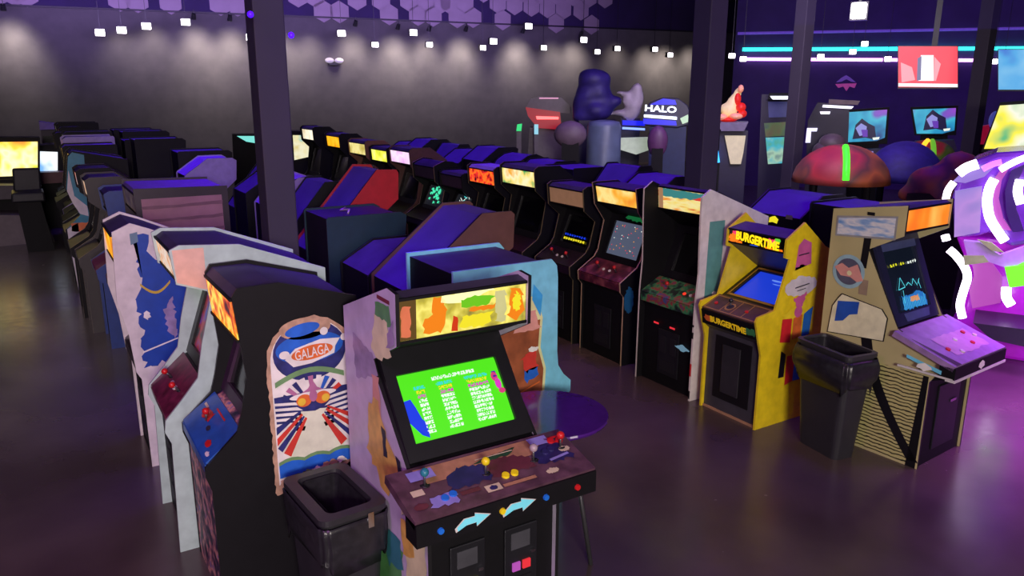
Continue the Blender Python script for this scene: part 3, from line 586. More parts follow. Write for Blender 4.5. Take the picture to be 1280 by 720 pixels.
T, B, iw, h = cabinet('machine with khaki rippled side and orange marquee, third bin-side machine facing out', '-y', 2.87, 5.45, .69, sp, side=khaki, edge=mat('dark_edge', (30, 28, 30), .4), mq=mq_a, scr=mat('vector_crt', (14, 18, 26), .15, emit=(30, 40, 60), es=.25), cp=mat('lilac_panel', (150, 118, 168), .35, vary=.2, scale=10), cpside=black, cp_w=.80, detail=1, yaw=4, door=False, bezel=mat('blue_black_bezel', (36, 38, 66), .35))
T['label'] = 'machine with khaki rippled side, round badge and orange marquee right of the far bin'
AS = T
A = Art(); sg = Seg(B['s0'], B['s1']); L = sg.L
A.p(mat('bezel_blue_grey', (70, 80, 120), .4), rect(-.25, .58, .25, .64), 0).p(MATS['bezel_blue_grey'], [(-.16, .02), (.18, .02), (.2, .085), (-.18, .085)], 0)
A.build('bezel_print', part(T, 'bezel'), lambda a, b, e: sg.pt(a, b, .024+e))
A = Art(); vc = em('vector_cyan', (90, 220, 235), 1.0); vb = em('vector_blue', (40, 120, 200), .8); vo = em('vector_orange', (230, 150, 90), .8); vy = em('vector_yellow', (220, 220, 40), 1.0)
rnd = random.Random(8)
for k in range(11):
    if k in (3, 6): continue
    x = -.19+k*.036
    for j in range(5): A.p(vy if k < 7 else wht, rect(x+rnd.uniform(0, .02), .455+rnd.uniform(-.006, .008), x+.008+rnd.uniform(0, .02), .462+rnd.uniform(0, .014)), 1)
def line(x0, q0, x1, q1, w, mt):
    d = math.hypot(x1-x0, q1-q0); nx, ny = -(q1-q0)/d*w/2, (x1-x0)/d*w/2; A.p(mt, [(x0+nx, q0+ny), (x1+nx, q1+ny), (x1-nx, q1-ny), (x0-nx, q0-ny)], 1)
for a in (((-.16, .27), (-.1, .36)), ((-.1, .36), (-.06, .28)), ((-.06, .28), (-.16, .27)), ((-.04, .29), (.0, .31)), ((0, .31), (.04, .28)), ((.05, .29), (.08, .33)), ((.08, .33), (.12, .27)), ((.13, .28), (.17, .32)), ((-.1, .26), (-.12, .16)), ((.15, .31), (.16, .24))): line(*a[0], *a[1], .006, vc)
A.p(vb, ragged([(-.15, .11), (.2, .11), (.19, .20), (.1, .23), (-.03, .21), (-.14, .22)], .012, .02), 0).p(vo, ragged([(-.03, .16), (.1, .16), (.09, .2), (-.02, .2)], .008, .02), 1)
for k in range(14): x = -.14+k*.024; line(x, .11, x+.006, .17+.04*rnd.random(), .004, vc)
A.build('screen_picture', part(T, 'screen'), lambda a, b, e: sg.pt(a, b, .019+e))
A = Art(); f_ = side_fn(-1, h)
A.p(wave_mat(), [(.095, .02), (.97, .02), (.97, .74), (.09, .74)], 0)
A.p(black, [(.095, .0), (.17, .0), (.125, .74), (.085, .74)], 2)
curve = [(.76-.02*k+ (-.0), 1.86-.0*k) for k in range(1)]
band = [(.665, 1.86), (.66, 1.6), (.665, 1.5)]; 
A.p(blk, [(.64, 1.80), (.70, 1.80), (.715, 1.45), (.66, 1.45)], 1).p(blk, rect(.64, 1.86, .70, 1.885), 3).p(mat('print_taupe', (150, 130, 110), .4), rect(.63, 1.24, .70, 1.36), 1)
pts = [(.60-.48*(k/12)**1.6+.0, .98-.93*(k/12)) for k in range(13)]
A.p(blk, [(x+.045, z) for x, z in pts]+[(x-.045, z) for x, z in reversed(pts)], 2)
A.p(mat('sign_frame_silver', (150, 150, 150), .4), [(.46, 1.70), (.945, 1.665), (.945, 1.825), (.46, 1.88)], 3)
sb = glow('blue_white_sign', [(60, 130, 200), (150, 180, 215), (225, 225, 225), (170, 190, 215)], 6, 0, (1, 1, 4), lit=False)
A.p(sb, [(.475, 1.715), (.93, 1.68), (.93, 1.81), (.475, 1.865)], 4)
A.p(mat('print_pale_teal', (150, 186, 196), .4), ell(.80, 1.40, .135, .135), 3).p(mat('print_slate', (90, 90, 110), .4), ell(.80, 1.40, .105, .105), 4).p(pk, [(.92, 1.42), (.86, 1.46), (.80, 1.43), (.73, 1.47), (.67, 1.35), (.72, 1.33), (.78, 1.36), (.86, 1.36)], 5).p(cr, ell(.79, 1.39, .02, .02), 6)
mask = [(.86, 1.17), (.83, 1.21), (.50, 1.16), (.45, 1.10), (.46, .92), (.92, .88), (.90, 1.10)]
A.p(blk, [(.69+(x-.69)*1.04, 1.04+(z-1.04)*1.05) for x, z in mask], 3).p(mat('print_bone', (226, 222, 186), .4), mask, 4).p(mat('print_cobalt', (36, 84, 180), .4), [(.86, 1.15), (.68, 1.18), (.685, 1.08), (.75, 1.06), (.80, 1.0), (.87, .98)], 5)
A.build('side_print', T, f_)
CP = part(T, 'control_panel'); sg = Seg(B['cpf1'], B['cpb']); A = Art()
A.p(blk, [(-.37, .0), (-.3, .0), (-.365, .36), (-.37, .36)], 0).p(mat('panel_blush', (190, 150, 180), .4), ragged(rect(-.2, .08, .3, .3), .01, .05), 0)
A.build('panel_print', CP, lambda a, b, e: sg.pt(a, b, .0155+e))
for x, q in ((-.2, .16), (-.1, .10), (.02, .22), (.14, .14), (.22, .26), (.29, .2)):
    mb = MB(); a = sg.pt(x, q, .014); mb.tube([a, sg.pt(x, q, .026)], .018, red if x in (-.2, .14, .22) else white, 12); o = mb.build('button', CP); o['label'] = ('red' if x in (-.2, .14, .22) else 'white')+' button'
mb = MB(); sg.box(mb, -.39, .39, -.02, .0, -.05, .0, steel); sgs = Seg(B['cpf0'], B['cpf1'])
mb = MB(); sgs.box(mb, -.402, .402, -.012, .008, -.05, .018, mat('bright_lip', (205, 200, 200), .35)); o = mb.build('bright_lip', CP); o['label'] = 'bright lip along panel edge'  # chrome lip; its bright reflection is painted as a pale colour
for sx in (-1, 1):
    mb = MB(); mb.box((sx*.385, -.10, .775), (sx*.402, .30, .79), MATS['bright_lip']); mb.build('side_lip', CP)
A = Art(); A.p(ltblue, [(.04, .80), (.30, .86), (.30, .885), (.04, .83)], 0).p(wh_, ragged(ell(.16, .825, .06, .025, 12), .01, .02), 1); A.build('panel_side_print', CP, lambda a, b, e: Vector((-.402-e, a-.06, b)))
A = Art(); A.p(white, ragged(ell(.0, .05, .05, .03, 12), .008, .02), 0); A.build('panel_front_print', CP, lambda a, b, e: sgs.pt(a, b, .014+e))
sg = Seg((B['kick'][0], 0), B['kick']); mb = MB(); sg.box(mb, -.14, .2, .1, .62, 0, .012, mat('coin_door_metal', (42, 42, 48), .4, .5)); D = mb.build('coin_door', T, bevel=.004)
mb = MB(); sg.box(mb, .05, .14, .45, .47, .012, .02, chrome); mb.build('coin_slot', D)

# ================================================================== OTHER MACHINES IN THE ROWS
G1, G2, G3, G4 = 'machines in the left aisle row', 'machines backing onto the left row', 'machines in the right aisle row', 'machines backing onto the right row'
# second row facing +x
sky = mat('sky_blue_laminate', (120, 196, 222), .42)
sp = dict(H=1.72, kick=(.09, .74), cpf0=(.05, .80), cpf1=(.03, .88), cpb=(.22, .98), s0=(.26, 1.0), s1=(.42, 1.42), m0=(.22, 1.5), m1=(.20, 1.68), roof=[(.2, 1.70), (.86, 1.70)], back=.86,
          side=[(.05, 0), (.05, .74), (.0, .80), (.0, .875), (.06, .93), (.105, 1.0), (.115, 1.1), (.12, 1.6), (.13, 1.68), (.17, 1.725), (.88, 1.725), (.88, 0)])
T, B, iw, h = cabinet('sky-blue machine with orange and brown side art behind the green-screen machine', '+x', 2.95, 3.97, .67, sp, side=sky, edge=mat('sky_edge', (150, 205, 225), .42), mq=glow('yellow_marquee', [(1, 1, 1)], 1, 1), detail=2)
A = Art(); br = mat('print_rust', (150, 82, 50), .42, vary=.35, scale=9)
A.p(mat('print_pale_yellow', (220, 220, 160), .4), [(.215+.0, .82), (.205, 1.0), (.25, 1.15), (.235, 1.35), (.29, 1.5), (.6, 1.5), (.6, .82)], 0)
A.p(br, [(.235, .82), (.225, 1.0), (.27, 1.15), (.255, 1.34), (.8, 1.30), (.8, .82)], 1).p(pk, ragged([(.255, 1.28), (.30, 1.42), (.45, 1.36), (.45, 1.28)], .012, .03), 2).p(mat('print_azure', (60, 160, 220), .4), [(.255, 1.36), (.32, 1.48), (.31, 1.58), (.24, 1.5)], 2)
A.p(rd_, ragged([(.27, 1.02), (.36, 1.0), (.40, 1.1), (.30, 1.16)], .012, .02), 3).p(bl_, ragged([(.27, .96), (.36, .93), (.38, 1.01), (.28, 1.03)], .01, .02), 3).p(wh_, ragged(ell(.31, 1.15, .04, .018, 12), .006, .01), 4).p(or_, rot(rect(.25, .88, .45, .89), (.35, .885), -18), 3)
A.build('side_print', T, side_fn(-1, h))
sl = dict(H=1.92, kick=(.10, .74), cpf0=(.05, .80), cpf1=(.03, .88), cpb=(.24, 1.0), s0=(.28, 1.0), s1=(.44, 1.5), m0=(.08, 1.66), m1=(.06, 1.86), roof=[(.10, 1.905), (.29, 1.905), (.88, 1.42)], back=.88,
          side=[(.07, 0), (.07, .74), (.02, .80), (.02, .90), (.22, 1.02), (.25, 1.2), (.24, 1.5), (.04, 1.66), (.03, 1.90), (.06, 1.925), (.30, 1.925), (.90, 1.44), (.90, 0)])
def shift(sp, H):
    k = H/sp['H']; g = lambda p: (p[0], p[1]*k if p[1] > 1.05 else p[1]); d = dict(sp); d['H'] = H
    for n in ('s1', 'm0', 'm1'): d[n] = g(sp[n])
    d['roof'] = [g(p) for p in sp['roof']]; d['side'] = [g(p) for p in sp['side']]; return d
uv = mat('uv_tinted_roof_board', (70, 64, 104), .6, vary=.15, scale=4)  # black roof board with the overhead blue light tinted into its colour
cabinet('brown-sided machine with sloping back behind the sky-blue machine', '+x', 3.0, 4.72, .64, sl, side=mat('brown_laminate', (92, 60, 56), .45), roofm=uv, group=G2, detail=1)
cabinet('low black machine between the brown-sided and the teal-trimmed machine', '+x', 2.95, 5.5, .62, shift(CLASSIC, 1.55), group=G2, detail=1)
T, B, iw, h = cabinet('black machine with dark teal trim left of the brown-sided machine', '+x', 2.88, 6.2, .62, shift(FLAT, 1.74), side=mat('dark_teal_laminate', (20, 48, 60), .45), roofm=mat('dull_black_roof', (40, 38, 50), .6), group=G2, detail=1)
mb = MB(); mb.tube([(-.1, .55, 1.735), (.0, .5, 1.75), (.06, .56, 1.74), (.1, .5, 1.755)], .008, mat('pale_cable', (170, 160, 140), .5)); mb.build('cable_end', T, True)
rsl = dict(sl); rsl = shift(rsl, 2.02); rsl['roof'] = [(.10, 2.01), (.24, 2.02), (.88, 1.28)]; rsl['side'] = [p for p in rsl['side'][:9]]+[(.05, 2.03), (.25, 2.04), (.90, 1.30), (.90, 0)]
cabinet('red-sided machine with steep sloping back in the middle rows', '+x', 3.08, 6.95, .66, rsl, side=mat('red_laminate', (172, 24, 40), .45), roofm=uv, group=G2, detail=1)
lavm = mat('lilac_laminate', (150, 130, 190), .45)
y = 7.75; specs = [SLOPE, ROUND, CLASSIC, SLOPE, TALL, shift(FLAT, 1.95), SLOPE, shift(FLAT, 2.05), shift(FLAT, 2.0), shift(FLAT, 2.1), shift(FLAT, 2.1)]
ords = ['first', 'second', 'third', 'fourth', 'fifth', 'sixth', 'seventh', 'eighth', 'ninth', 'tenth', 'eleventh', 'twelfth', 'thirteenth', 'fourteenth', 'fifteenth', 'sixteenth']
for i in range(11):
    pale_ = i in (1, 4)
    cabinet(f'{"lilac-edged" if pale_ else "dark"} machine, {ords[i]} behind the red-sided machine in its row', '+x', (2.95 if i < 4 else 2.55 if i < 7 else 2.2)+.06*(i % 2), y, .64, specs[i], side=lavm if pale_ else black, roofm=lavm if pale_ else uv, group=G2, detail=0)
    y += .74
# left row, beyond the white and blue machine
T, B, iw, h = cabinet('wide machine with pinkish slatted side panel in the left row', '-x', .60, 8.05, .98, dict(H=1.85, kick=(.12, .74), cpf0=(.02, .80), cpf1=(.0, .86), cpb=(.26, .98), s0=(.32, 1.0), s1=(.48, 1.5), m0=(.27, 1.6), m1=(.255, 1.81), roof=[(.27, 1.84), (1.08, 1.82)], back=1.08,
     side=[(.10, 0), (.10, .72), (-.01, .78), (-.01, .88), (.20, 1.0), (.26, 1.2), (.24, 1.86), (1.09, 1.845), (1.09, 0)]), side=mat('plum_black_laminate', (44, 28, 44), .45), roofm=mat('violet_grey_roof', (130, 112, 150), .6), edge=mat('brown_edge', (96, 70, 72), .5), mq=glow('dim_brown_marquee', [(60, 40, 44), (110, 80, 70), (150, 120, 100)], 8, .2), cp=mat('magenta_panel', (120, 30, 80), .4), group=G1, detail=2)
A = Art(); slat = mat('dusty_pink_panel', (150, 104, 118), .55, vary=.15, scale=5); slat2 = mat('dusty_pink_painted_shade', (116, 76, 92), .55)
A.p(slat, rect(.30, .2, 1.03, 1.76), 0)
for k in range(12): A.p(slat2, ragged([(.30, 1.66-k*.125), (1.03, 1.67-k*.125), (1.03, 1.70-k*.125), (.30, 1.685-k*.125)], .006, .1, k), 1)  # darker strips paint the shade of the folds onto the flat panel
A.build('side_print', T, side_fn(1, h))
dkblue = mat('navy_laminate', (38, 62, 130), .45); teal = mat('teal_laminate', (40, 130, 150), .45)
cabinet('navy-sided machine just beyond the pink-panelled machine', '-x', .52, 9.2, .66, spec(1.72), side=dkblue, edge=mat('grey_edge', (120, 120, 140), .45), group=G1, detail=1, cp=mat('magenta_panel', (120, 30, 80), .4))
cabinet('brown-edged machine with orange marquee, second beyond the pink-panelled machine', '-x', .40, 9.95, .66, spec(1.80), side=mat('umber_laminate', (40, 28, 34), .45), edge=mat('tan_edge', (190, 160, 130), .45), mq=glow('orange_white_marquee', [(220, 120, 60), (240, 220, 190), (230, 140, 80)], 7, .8), group=G1)
cabinet('machine with red and blue lit marquee, third beyond the pink-panelled machine', '-x', .36, 10.7, .66, spec(1.84), mq=glow('red_blue_marquee', [(220, 80, 60), (240, 200, 180), (60, 110, 200)], 7, .8), edge=mat('tan_edge', (190, 160, 130), .45), group=G1)
T, B, iw, h = cabinet('teal-sided machine with yellow marquee and white lower side in the left row', '-x', .38, 12.2, .7, dict(H=1.95, kick=(.12, .74), cpf0=(.05, .80), cpf1=(.0, .86), cpb=(.24, 1.0), s0=(.3, 1.0), s1=(.46, 1.5), m0=(.19, 1.66), m1=(.18, 1.91), roof=[(.22, 1.94), (.86, 1.8)], back=.86,
     side=[(.05, 0), (.05, .6), (.0, .8), (.0, .90), (.22, 1.03), (.06, 1.45), (.14, 1.9), (.2, 1.96), (.87, 1.82), (.87, 0)]), side=black, edge=mat('white_edge', (220, 210, 205), .4), mq=glow('gold_marquee', [(180, 110, 20), (250, 190, 40), (250, 230, 120)], 7, 1), roofm=uv, group=G1, detail=1)
A = Art(); A.p(teal, [(.07, .02), (.5, .02), (.34, .9), (.30, 1.2), (.34, 1.9), (.2, 1.94), (.145, 1.88), (.075, 1.45), (.2, 1.08), (.02, .9), (.06, .6)], 0); A.p(white, [(.06, .02), (.3, .02), (.16, .6), (.16, .98), (.02, .9), (.02, .8)], 1).p(or_, ragged(rect(.08, .86, .3, .98), .01, .04), 1).p(white, [(.08, 1.42), (.13, 1.25), (.2, 1.1), (.3, 1.06), (.3, 1.2), (.16, 1.35), (.13, 1.7)], 1); A.build('side_print', T, side_fn(1, h))
y = 13.0; specs2 = [shift(FLAT, 1.98), shift(FLAT, 2.06), shift(FLAT, 2.1), shift(FLAT, 2.06), shift(TALL, 2.12), shift(FLAT, 2.16)]
for i in range(6):
    sdm = [black, lavm, black, black, black, black][i]
    cabinet(f'{"lilac-sided" if sdm is lavm else "teal-sided" if sdm is teal else "dark"} machine, {ords[i]} beyond the teal-sided machine with white lower side', '-x', .40+.05*(i % 3), y, .66, specs2[i], side=sdm, roofm=uv if i % 3 else lavm,
            mq=glow(f'far_marquee_{("amber", "rose", "pale")[i % 3]}', [[(120, 70, 20), (240, 190, 80)], [(90, 30, 40), (220, 120, 120)], [(100, 90, 90), (230, 220, 190)]][i % 3], 6, .6), group=G1, detail=0)
    y += .8
mb = None
# right row, beyond the white-sided machine
T, B, iw, h = cabinet('machine with rounded amber marquee and grey dotted screen', '-x', 4.95, 5.86, .72, spec(1.82, m0=(.22, 1.60), m1=(.18, 1.79), roof=((.22, 1.80), (.5, 1.80), (.80, 1.62))), mq=glow('amber_cloud_marquee', [(230, 90, 20), (250, 180, 60), (255, 225, 140), (250, 170, 60)], 4, 1.05),
     scr=mat('grey_crt', (40, 44, 56), .3, emit=(90, 98, 120), es=.75), cp=glow('maroon_panel_print', [(50, 20, 36), (90, 30, 50), (140, 70, 80)], 10, 0, lit=False), group=G3, detail=2, mq_inset=.02, edge=mat('tan_edge', (190, 160, 130), .45))
A = Art(); sg = Seg(B['s0'], B['s1']); L = sg.L; rnd = random.Random(5); pr_ = em('dot_red', (230, 60, 80), 1); po = em('dot_orange', (240, 160, 60), 1)
for k in range(34): x = rnd.uniform(-.2, .2); q = rnd.uniform(.10, L-.1); A.p((pr_, pr_, po, wht)[k % 4], rect(x, q, x+.012, q+.01), 1)
A.p(em('bezel_green', (30, 130, 70), .5), ragged([(-.1, L-.03), (.26, L-.05), (.2, L+.06), (-.05, L+.03)], .01, .03), 2)
A.build('screen_picture', part(T, 'screen'), lambda a, b, e: sg.pt(a, b, .022+e))
A = Art(); A.p(mat('print_steel_blue', (30, 90, 130), .4), ragged(ell(.12, .7, .06, .14), .01, .03), 0); A.build('side_print', T, side_fn(1, h))
T, B, iw, h = cabinet('dark machine with yellow screen lettering and beige marquee end', '-x', 4.95, 6.72, .70, spec(1.76), mq=mat('beige_marquee', (150, 118, 96), .4, emit=(150, 110, 80), es=.45), group=G3, detail=2, edge=mat('khaki_edge', (120, 110, 80), .45))  # the marquee is unlit; a weak glow is added to its beige
A = Art(); sg = Seg(B['s0'], B['s1']); rnd = random.Random(6)
for k in range(9): A.p(yl, ragged(rect(-.2+k*.045, .10, -.165+k*.045, .125), .004, .01, k), 0); A.p(bl, ragged(rect(-.2+k*.045, .15, -.17+k*.045, .17), .006, .01, k), 0)
A.build('screen_picture', part(T, 'screen'), lambda a, b, e: sg.pt(a, b, .022+e))
def marq(n, cols, es=1.1, sc=5): return glow(n, cols, sc, es)
cabinet('machine with cream and green marquee, second from the yellow screen lettering', '-x', 4.95, 7.68, .80, spec(1.9), mq=marq('cream_green_marquee', [(60, 160, 90), (250, 220, 120), (255, 240, 190), (240, 170, 60)]), group=G3, edge=mat('khaki_edge', (120, 110, 80), .45))
cabinet('machine with red and orange lettered marquee in the right aisle row', '-x', 4.95, 8.62, .72, spec(1.82), mq=marq('red_orange_marquee', [(30, 8, 10), (230, 40, 30), (255, 120, 30), (230, 40, 40), (30, 8, 10)], 1.2, 9), group=G3, roofm=lavm, edge=mat('khaki_edge', (120, 110, 80), .45))
T, B, iw, h = cabinet('machine with white line-drawn screen in the right aisle row', '-x', 4.95, 9.5, .70, spec(1.66), scr=mat('near_black_crt', (14, 14, 20), .15, emit=(40, 44, 52), es=.4), group=G3)
A = Art(); sg = Seg(B['s0'], B['s1'])
for k in range(14): x = random.uniform(-.1, .1); q = .1+.022*k; A.p(wht if k % 3 else cy, rot(rect(x-.05, q, x+.05, q+.012), (x, q), random.uniform(-50, 50)), 0)
A.build('screen_picture', part(T, 'screen'), lambda a, b, e: sg.pt(a, b, .02+e))
T, B, iw, h = cabinet('machine with bright sea-green screen in the right aisle row', '-x', 4.95, 10.35, .76, shift(ROUND, 1.72), scr=mat('near_black_crt', (14, 14, 20), .15), group=G3, edge=mat('tan_edge', (190, 160, 130), .45))
A = Art(); sg = Seg(B['s0'], B['s1']); sgr = em('pixel_sea_green', (70, 225, 170), 1.1)
for k in range(26): x = random.uniform(-.19, .15); q = random.uniform(.08, .4); A.p(sgr, ragged(rect(x, q, x+.06, q+.035), .012, .02, k), 0)
A.build('screen_picture', part(T, 'screen'), lambda a, b, e: sg.pt(a, b, .02+e))
cabinet('machine with pink and white marquee in the right aisle row', '-x', 4.95, 11.2, .80, spec(1.9), side=mat('brown_laminate', (92, 60, 56), .45), mq=marq('pink_white_marquee', [(200, 110, 220), (250, 220, 240), (210, 120, 225)], 1.2, 3), group=G3)
cabinet('machine with round lemon marquee in the right aisle row', '-x', 4.95, 12.1, .76, spec(1.86), mq=marq('lemon_marquee', [(190, 200, 30), (240, 240, 80), (250, 250, 160)], 1.2), group=G3, mq_inset=.03)
cabinet('wooden-sided machine with cream marquee in the right aisle row', '-x', 4.95, 13.05, .84, spec(1.92), side=mat('walnut_laminate', (120, 80, 62), .45), mq=marq('cream_marquee', [(190, 170, 80), (240, 225, 150), (225, 205, 110)], 1.1), group=G3)
T, B, iw, h = cabinet('machine with amber oval marquee in the far right aisle row', '-x', 4.95, 14.35, .84, spec(1.98), mq=marq('deep_amber_marquee', [(230, 120, 10), (255, 180, 20), (255, 200, 60)], 1.2), group=G3, mq_inset=.06)
cabinet('machine with small pale marquee farthest along the right aisle row', '-x', 4.95, 15.9, .84, spec(2.05), mq=marq('pale_marquee', [(200, 180, 140), (255, 245, 220)], 1.2), group=G3, mq_inset=.06)
# right rear row (faces +x), seen mostly by its tops
b4 = [(3.98, .66, FLAT), (4.72, .66, CLASSIC), (6.7, .68, CLASSIC), (7.5, .68, SLOPE), (8.3, .7, FLAT), (9.1, .7, CLASSIC), (9.9, .7, ROUND), (10.7, .7, TALL), (11.5, .7, CLASSIC), (12.3, .7, SLOPE), (13.1, .7, TALL), (13.9, .7, CLASSIC)]
for i, (yy_, w_, s_) in enumerate(b4):
    T, B, iw, h = cabinet(f'dark machine facing away, {ords[i]} from the near end of the right rear row', '+x', 6.98 if i < 2 else 6.95, yy_, w_, s_, roofm=uv, side=black, group=G4, detail=0)
    if i == 1:
        A = Art(); A.p(yl, ragged(ell(.0, 1.55, .06, .035, 10), .012, .02), 0).p(mat('label_grey', (120, 110, 100), .4), rect(-.22, 1.58, -.14, 1.62), 0); A.build('back_label', T, lambda a, b, e: Vector((a, .80+e, b)))

# ================================================================== BINS AND TABLE
def rrect(hx, hy, r, n=5):
    out = []
    for cx, cy, a0 in ((hx-r, hy-r, 0), (-hx+r, hy-r, 90), (-hx+r, -hy+r, 180), (hx-r, -hy+r, 270)):
        for k in range(n+1): a = R(a0+90*k/n); out.append((cx+r*math.cos(a), cy+r*math.sin(a)))
    return out
def loft(mb, rings, mt, cap0=True, cap1=False):
    n = len(rings[0]); vs = [q for r in rings for q in r]; fs = []
    for i in range(len(rings)-1):
        for k in range(n): l = (k+1) % n; fs.append((i*n+k, i*n+l, (i+1)*n+l, (i+1)*n+k))
    if cap0: fs.append(tuple(reversed(range(n))))
    if cap1: fs.append(tuple((len(rings)-1)*n+k for k in range(n)))
    mb.add(vs, fs, mt)
bagm = mat('black_bin_liner', (36, 35, 40), .32, vary=.3, bump=.6, scale=22)
binm = mat('black_bin_plastic', (44, 43, 48), .42, vary=.1)
def bin_(label, loc, rz, hx, hy, H, bx, by, rim=.02, clip=True, seed=1, bag=.24, puff=0.):
    T = thing('waste_bin', label, 'bin', loc, rz, None)
    def ring(sx, sy, z, r=.05): return [(x, y, z) for x, y in rrect(sx, sy, r)]
    def lerp(z): t = z/H; return bx+(hx-bx)*t, by+(hy-by)*t
    mb = MB(); rs_ = []
    for z in (0, .02, H*.4, H*.8, H-.03): a, b = lerp(z); rs_.append(ring(a, b, z))
    rs_.append(ring(hx+.012, hy+.012, H-.03)); rs_.append(ring(hx+.012, hy+.012, H)); rs_.append(ring(hx-rim, hy-rim, H+.002, .04)); rs_.append(ring(hx-rim-.004, hy-rim-.004, H-.03, .04))
    for z in (H*.5, .06): a, b = lerp(z); rs_.append(ring(a-rim-.012, b-rim-.012, z, .03))
    loft(mb, rs_, binm, True, True); mb.build('bucket', T)
    rnd = random.Random(seed); mb = MB(); rings = []; P = rrect(1, 1, .2, 8); n = len(P)
    for j in range(7):
        t = j/6; z = H-.045-t*bag; a, b = lerp(max(.05, z)); pf = puff*math.sin(math.pi*min(1, t*1.15)); a += pf; b += pf; rr = []
        for k, (x, y) in enumerate(rrect(a+.018, b+.018, .05, 8)):
            am = .012*(1-abs(2*t-1)*.5)
            s = 1+am*math.sin(k*1.7+seed)*2.0+rnd.uniform(-.018, .018)*(.3+t)
            rr.append((x*s, y*s, z+(rnd.uniform(-.03, .03)+.03*math.sin(k*.6+seed) if j == 6 else rnd.uniform(-.006, .006) if j else 0)))
        rings.append(rr)
    loft(mb, rings, bagm, False); o = mb.build('bin_liner', T, True); sm = o.modifiers.new('thick', 'SOLIDIFY'); sm.thickness = .004
    # clear gathered liner inside the mouth
    mb = MB(); rings = []
    for j, z in enumerate((H-.01, H-.06, H*.62)):
        a, b = lerp(z); rings.append([(x*(1+rnd.uniform(-.02, .0)), y*(1+rnd.uniform(-.02, .0)), z) for x, y in rrect(a-rim-.02, b-rim-.02, .03, 6)])
    loft(mb, rings, bagm, False); mb.build('inner_liner', T, True)
    if clip:
        mb = MB(); mb.box((hx*.35, -hy-.02, H-.1), (hx*.35+.03, -hy-.008, H-.02), chrome); mb.build('clip', T)
    return T
bin_('black bin with folded liner between the rocket-art machine and the green-screen machine', (1.135, 3.53, 0), R(4), .165, .26, .78, .13, .22, rim=.045, seed=2)
bin_('black bin with bunched liner against the khaki machine beside the yellow one', (5.165, 3.52, 0), R(90-9), .265, .145, .87, .20, .105, rim=.018, seed=5, puff=.022)
T = thing('cafe_table', 'round violet-lit table top right of the green-screen machine', 'table', (2.41, 3.45, 0))
mb = MB(); mb.lathe([(.30, .925), (.345, .928), (.35, .94), (.345, .95), (.2, .951), (.001, .951)], mat('glossy_plum_top', (74, 30, 120), .16, coat=.4), 48); mb.build('tabletop', T, False)
mb = MB(); mb.lathe([(.05, .86), (.11, .90), (.12, .925)], blackp, 24); mb.build('hub', T)
for k in range(4):
    a = R(-47+90*k); mb = MB(); mb.tube([(.09*math.cos(a), .09*math.sin(a), .90), (.20*math.cos(a), .20*math.sin(a), .45), (.275*math.cos(a), .275*math.sin(a), .0)], .014, steel); mb.build('leg', T, True)

# ================================================================== FAR LEFT: big-screen machine
def stand(name, label, cat, px, py, d, group=None, turn=0):
    """Empty on the floor at horizontal distance d along the sight line, its front turned to the viewer; returns it and a pixel->local (x, z) map"""
    p = at_dist(px, py, d); q = ray(px, py); az = math.atan2(q.x, q.y)
    T = thing(name, label, cat, (p.x, p.y, 0), -az+R(turn), group)
    n = Vector((math.sin(az), math.cos(az), 0)); rt = Vector((math.cos(az), -math.sin(az), 0)); base = Vector((p.x, p.y, 0))
    def L(x, y):
        q = ray(x, y); t = n.dot(base-CAM)/n.dot(q); w = CAM+q*t-base; return (w.dot(rt), w.z)
    return T, L
def slab(mb, L, pxs, y0, y1, mt):                     # polygon given by sight pixels, extruded in depth y0..y1
    P = [L(*p) if p[1] is not None else (L(p[0], 200)[0], .0) for p in pxs]; n = len(P)
    vs = [(x, y0, z) for x, z in P]+[(x, y1, z) for x, z in P]
    mb.add(vs, [tuple(range(n)), tuple(reversed(range(n, 2*n)))]+[(k, n+k, n+(k+1) % n, (k+1) % n) for k in range(n)], mt)
def ring_px(cx, cy, rx, ry, n=20, a0=0, a1=360): return [(x, y) for x, y in ell(cx, cy, rx, ry, n, a0, a1)]

T, L = stand('shooting_game', 'large machine with huge yellow and orange screen at the far left edge', 'arcade machine', 8, 230, 17.5)
mb = MB(); slab(mb, L, [(-50, 172), (50, 172), (50, 222), (-50, 226)], .0, .5, black); slab(mb, L, [(-46, 226), (44, 222), (44, 264), (-46, 266)], -.1, .5, black); slab(mb, L, [(-48, 262), (52, 262), (52, None), (-48, None)], -.8, .5, mat('pale_base', (110, 96, 104), .5)); mb.build('housing', T)
mb = MB(); slab(mb, L, [(-46, 178), (47, 177), (47, 219), (-46, 222)], -.02, 0, glow('yellow_game_screen', [(60, 200, 120), (240, 230, 60), (255, 250, 190), (255, 210, 50), (250, 140, 20), (60, 190, 120)], 1.9, 1.3)); mb.build('screen', T)
mb = MB(); slab(mb, L, [(-30, 228), (50, 228), (48, 243), (-30, 246)], -.6, -.1, mat('grey_console', (70, 60, 70), .5)); mb.build('console', T)
T, L = stand('gaming_seat', 'black seat back in front of the huge yellow screen', 'seat', 32, 240, 16.2)
mb = MB(); slab(mb, L, [(15, 211), (50, 210), (52, 238), (17, 240)], 0, .14, mat('black_vinyl', (26, 24, 34), .5)); mb.build('backrest', T, bevel=.03)
mb = MB(); slab(mb, L, [(14, 238), (54, 236), (56, 248), (14, 250)], -.5, .12, MATS['black_vinyl']); mb.build('seat', T, bevel=.03)
mb = MB(); slab(mb, L, [(20, 249), (50, 248), (52, None), (18, None)], -.42, .05, black); mb.build('base', T)
T, L = stand('video_machine', 'machine with white and pale blue screen right of the huge yellow screen', 'arcade machine', 58, 230, 18.4)
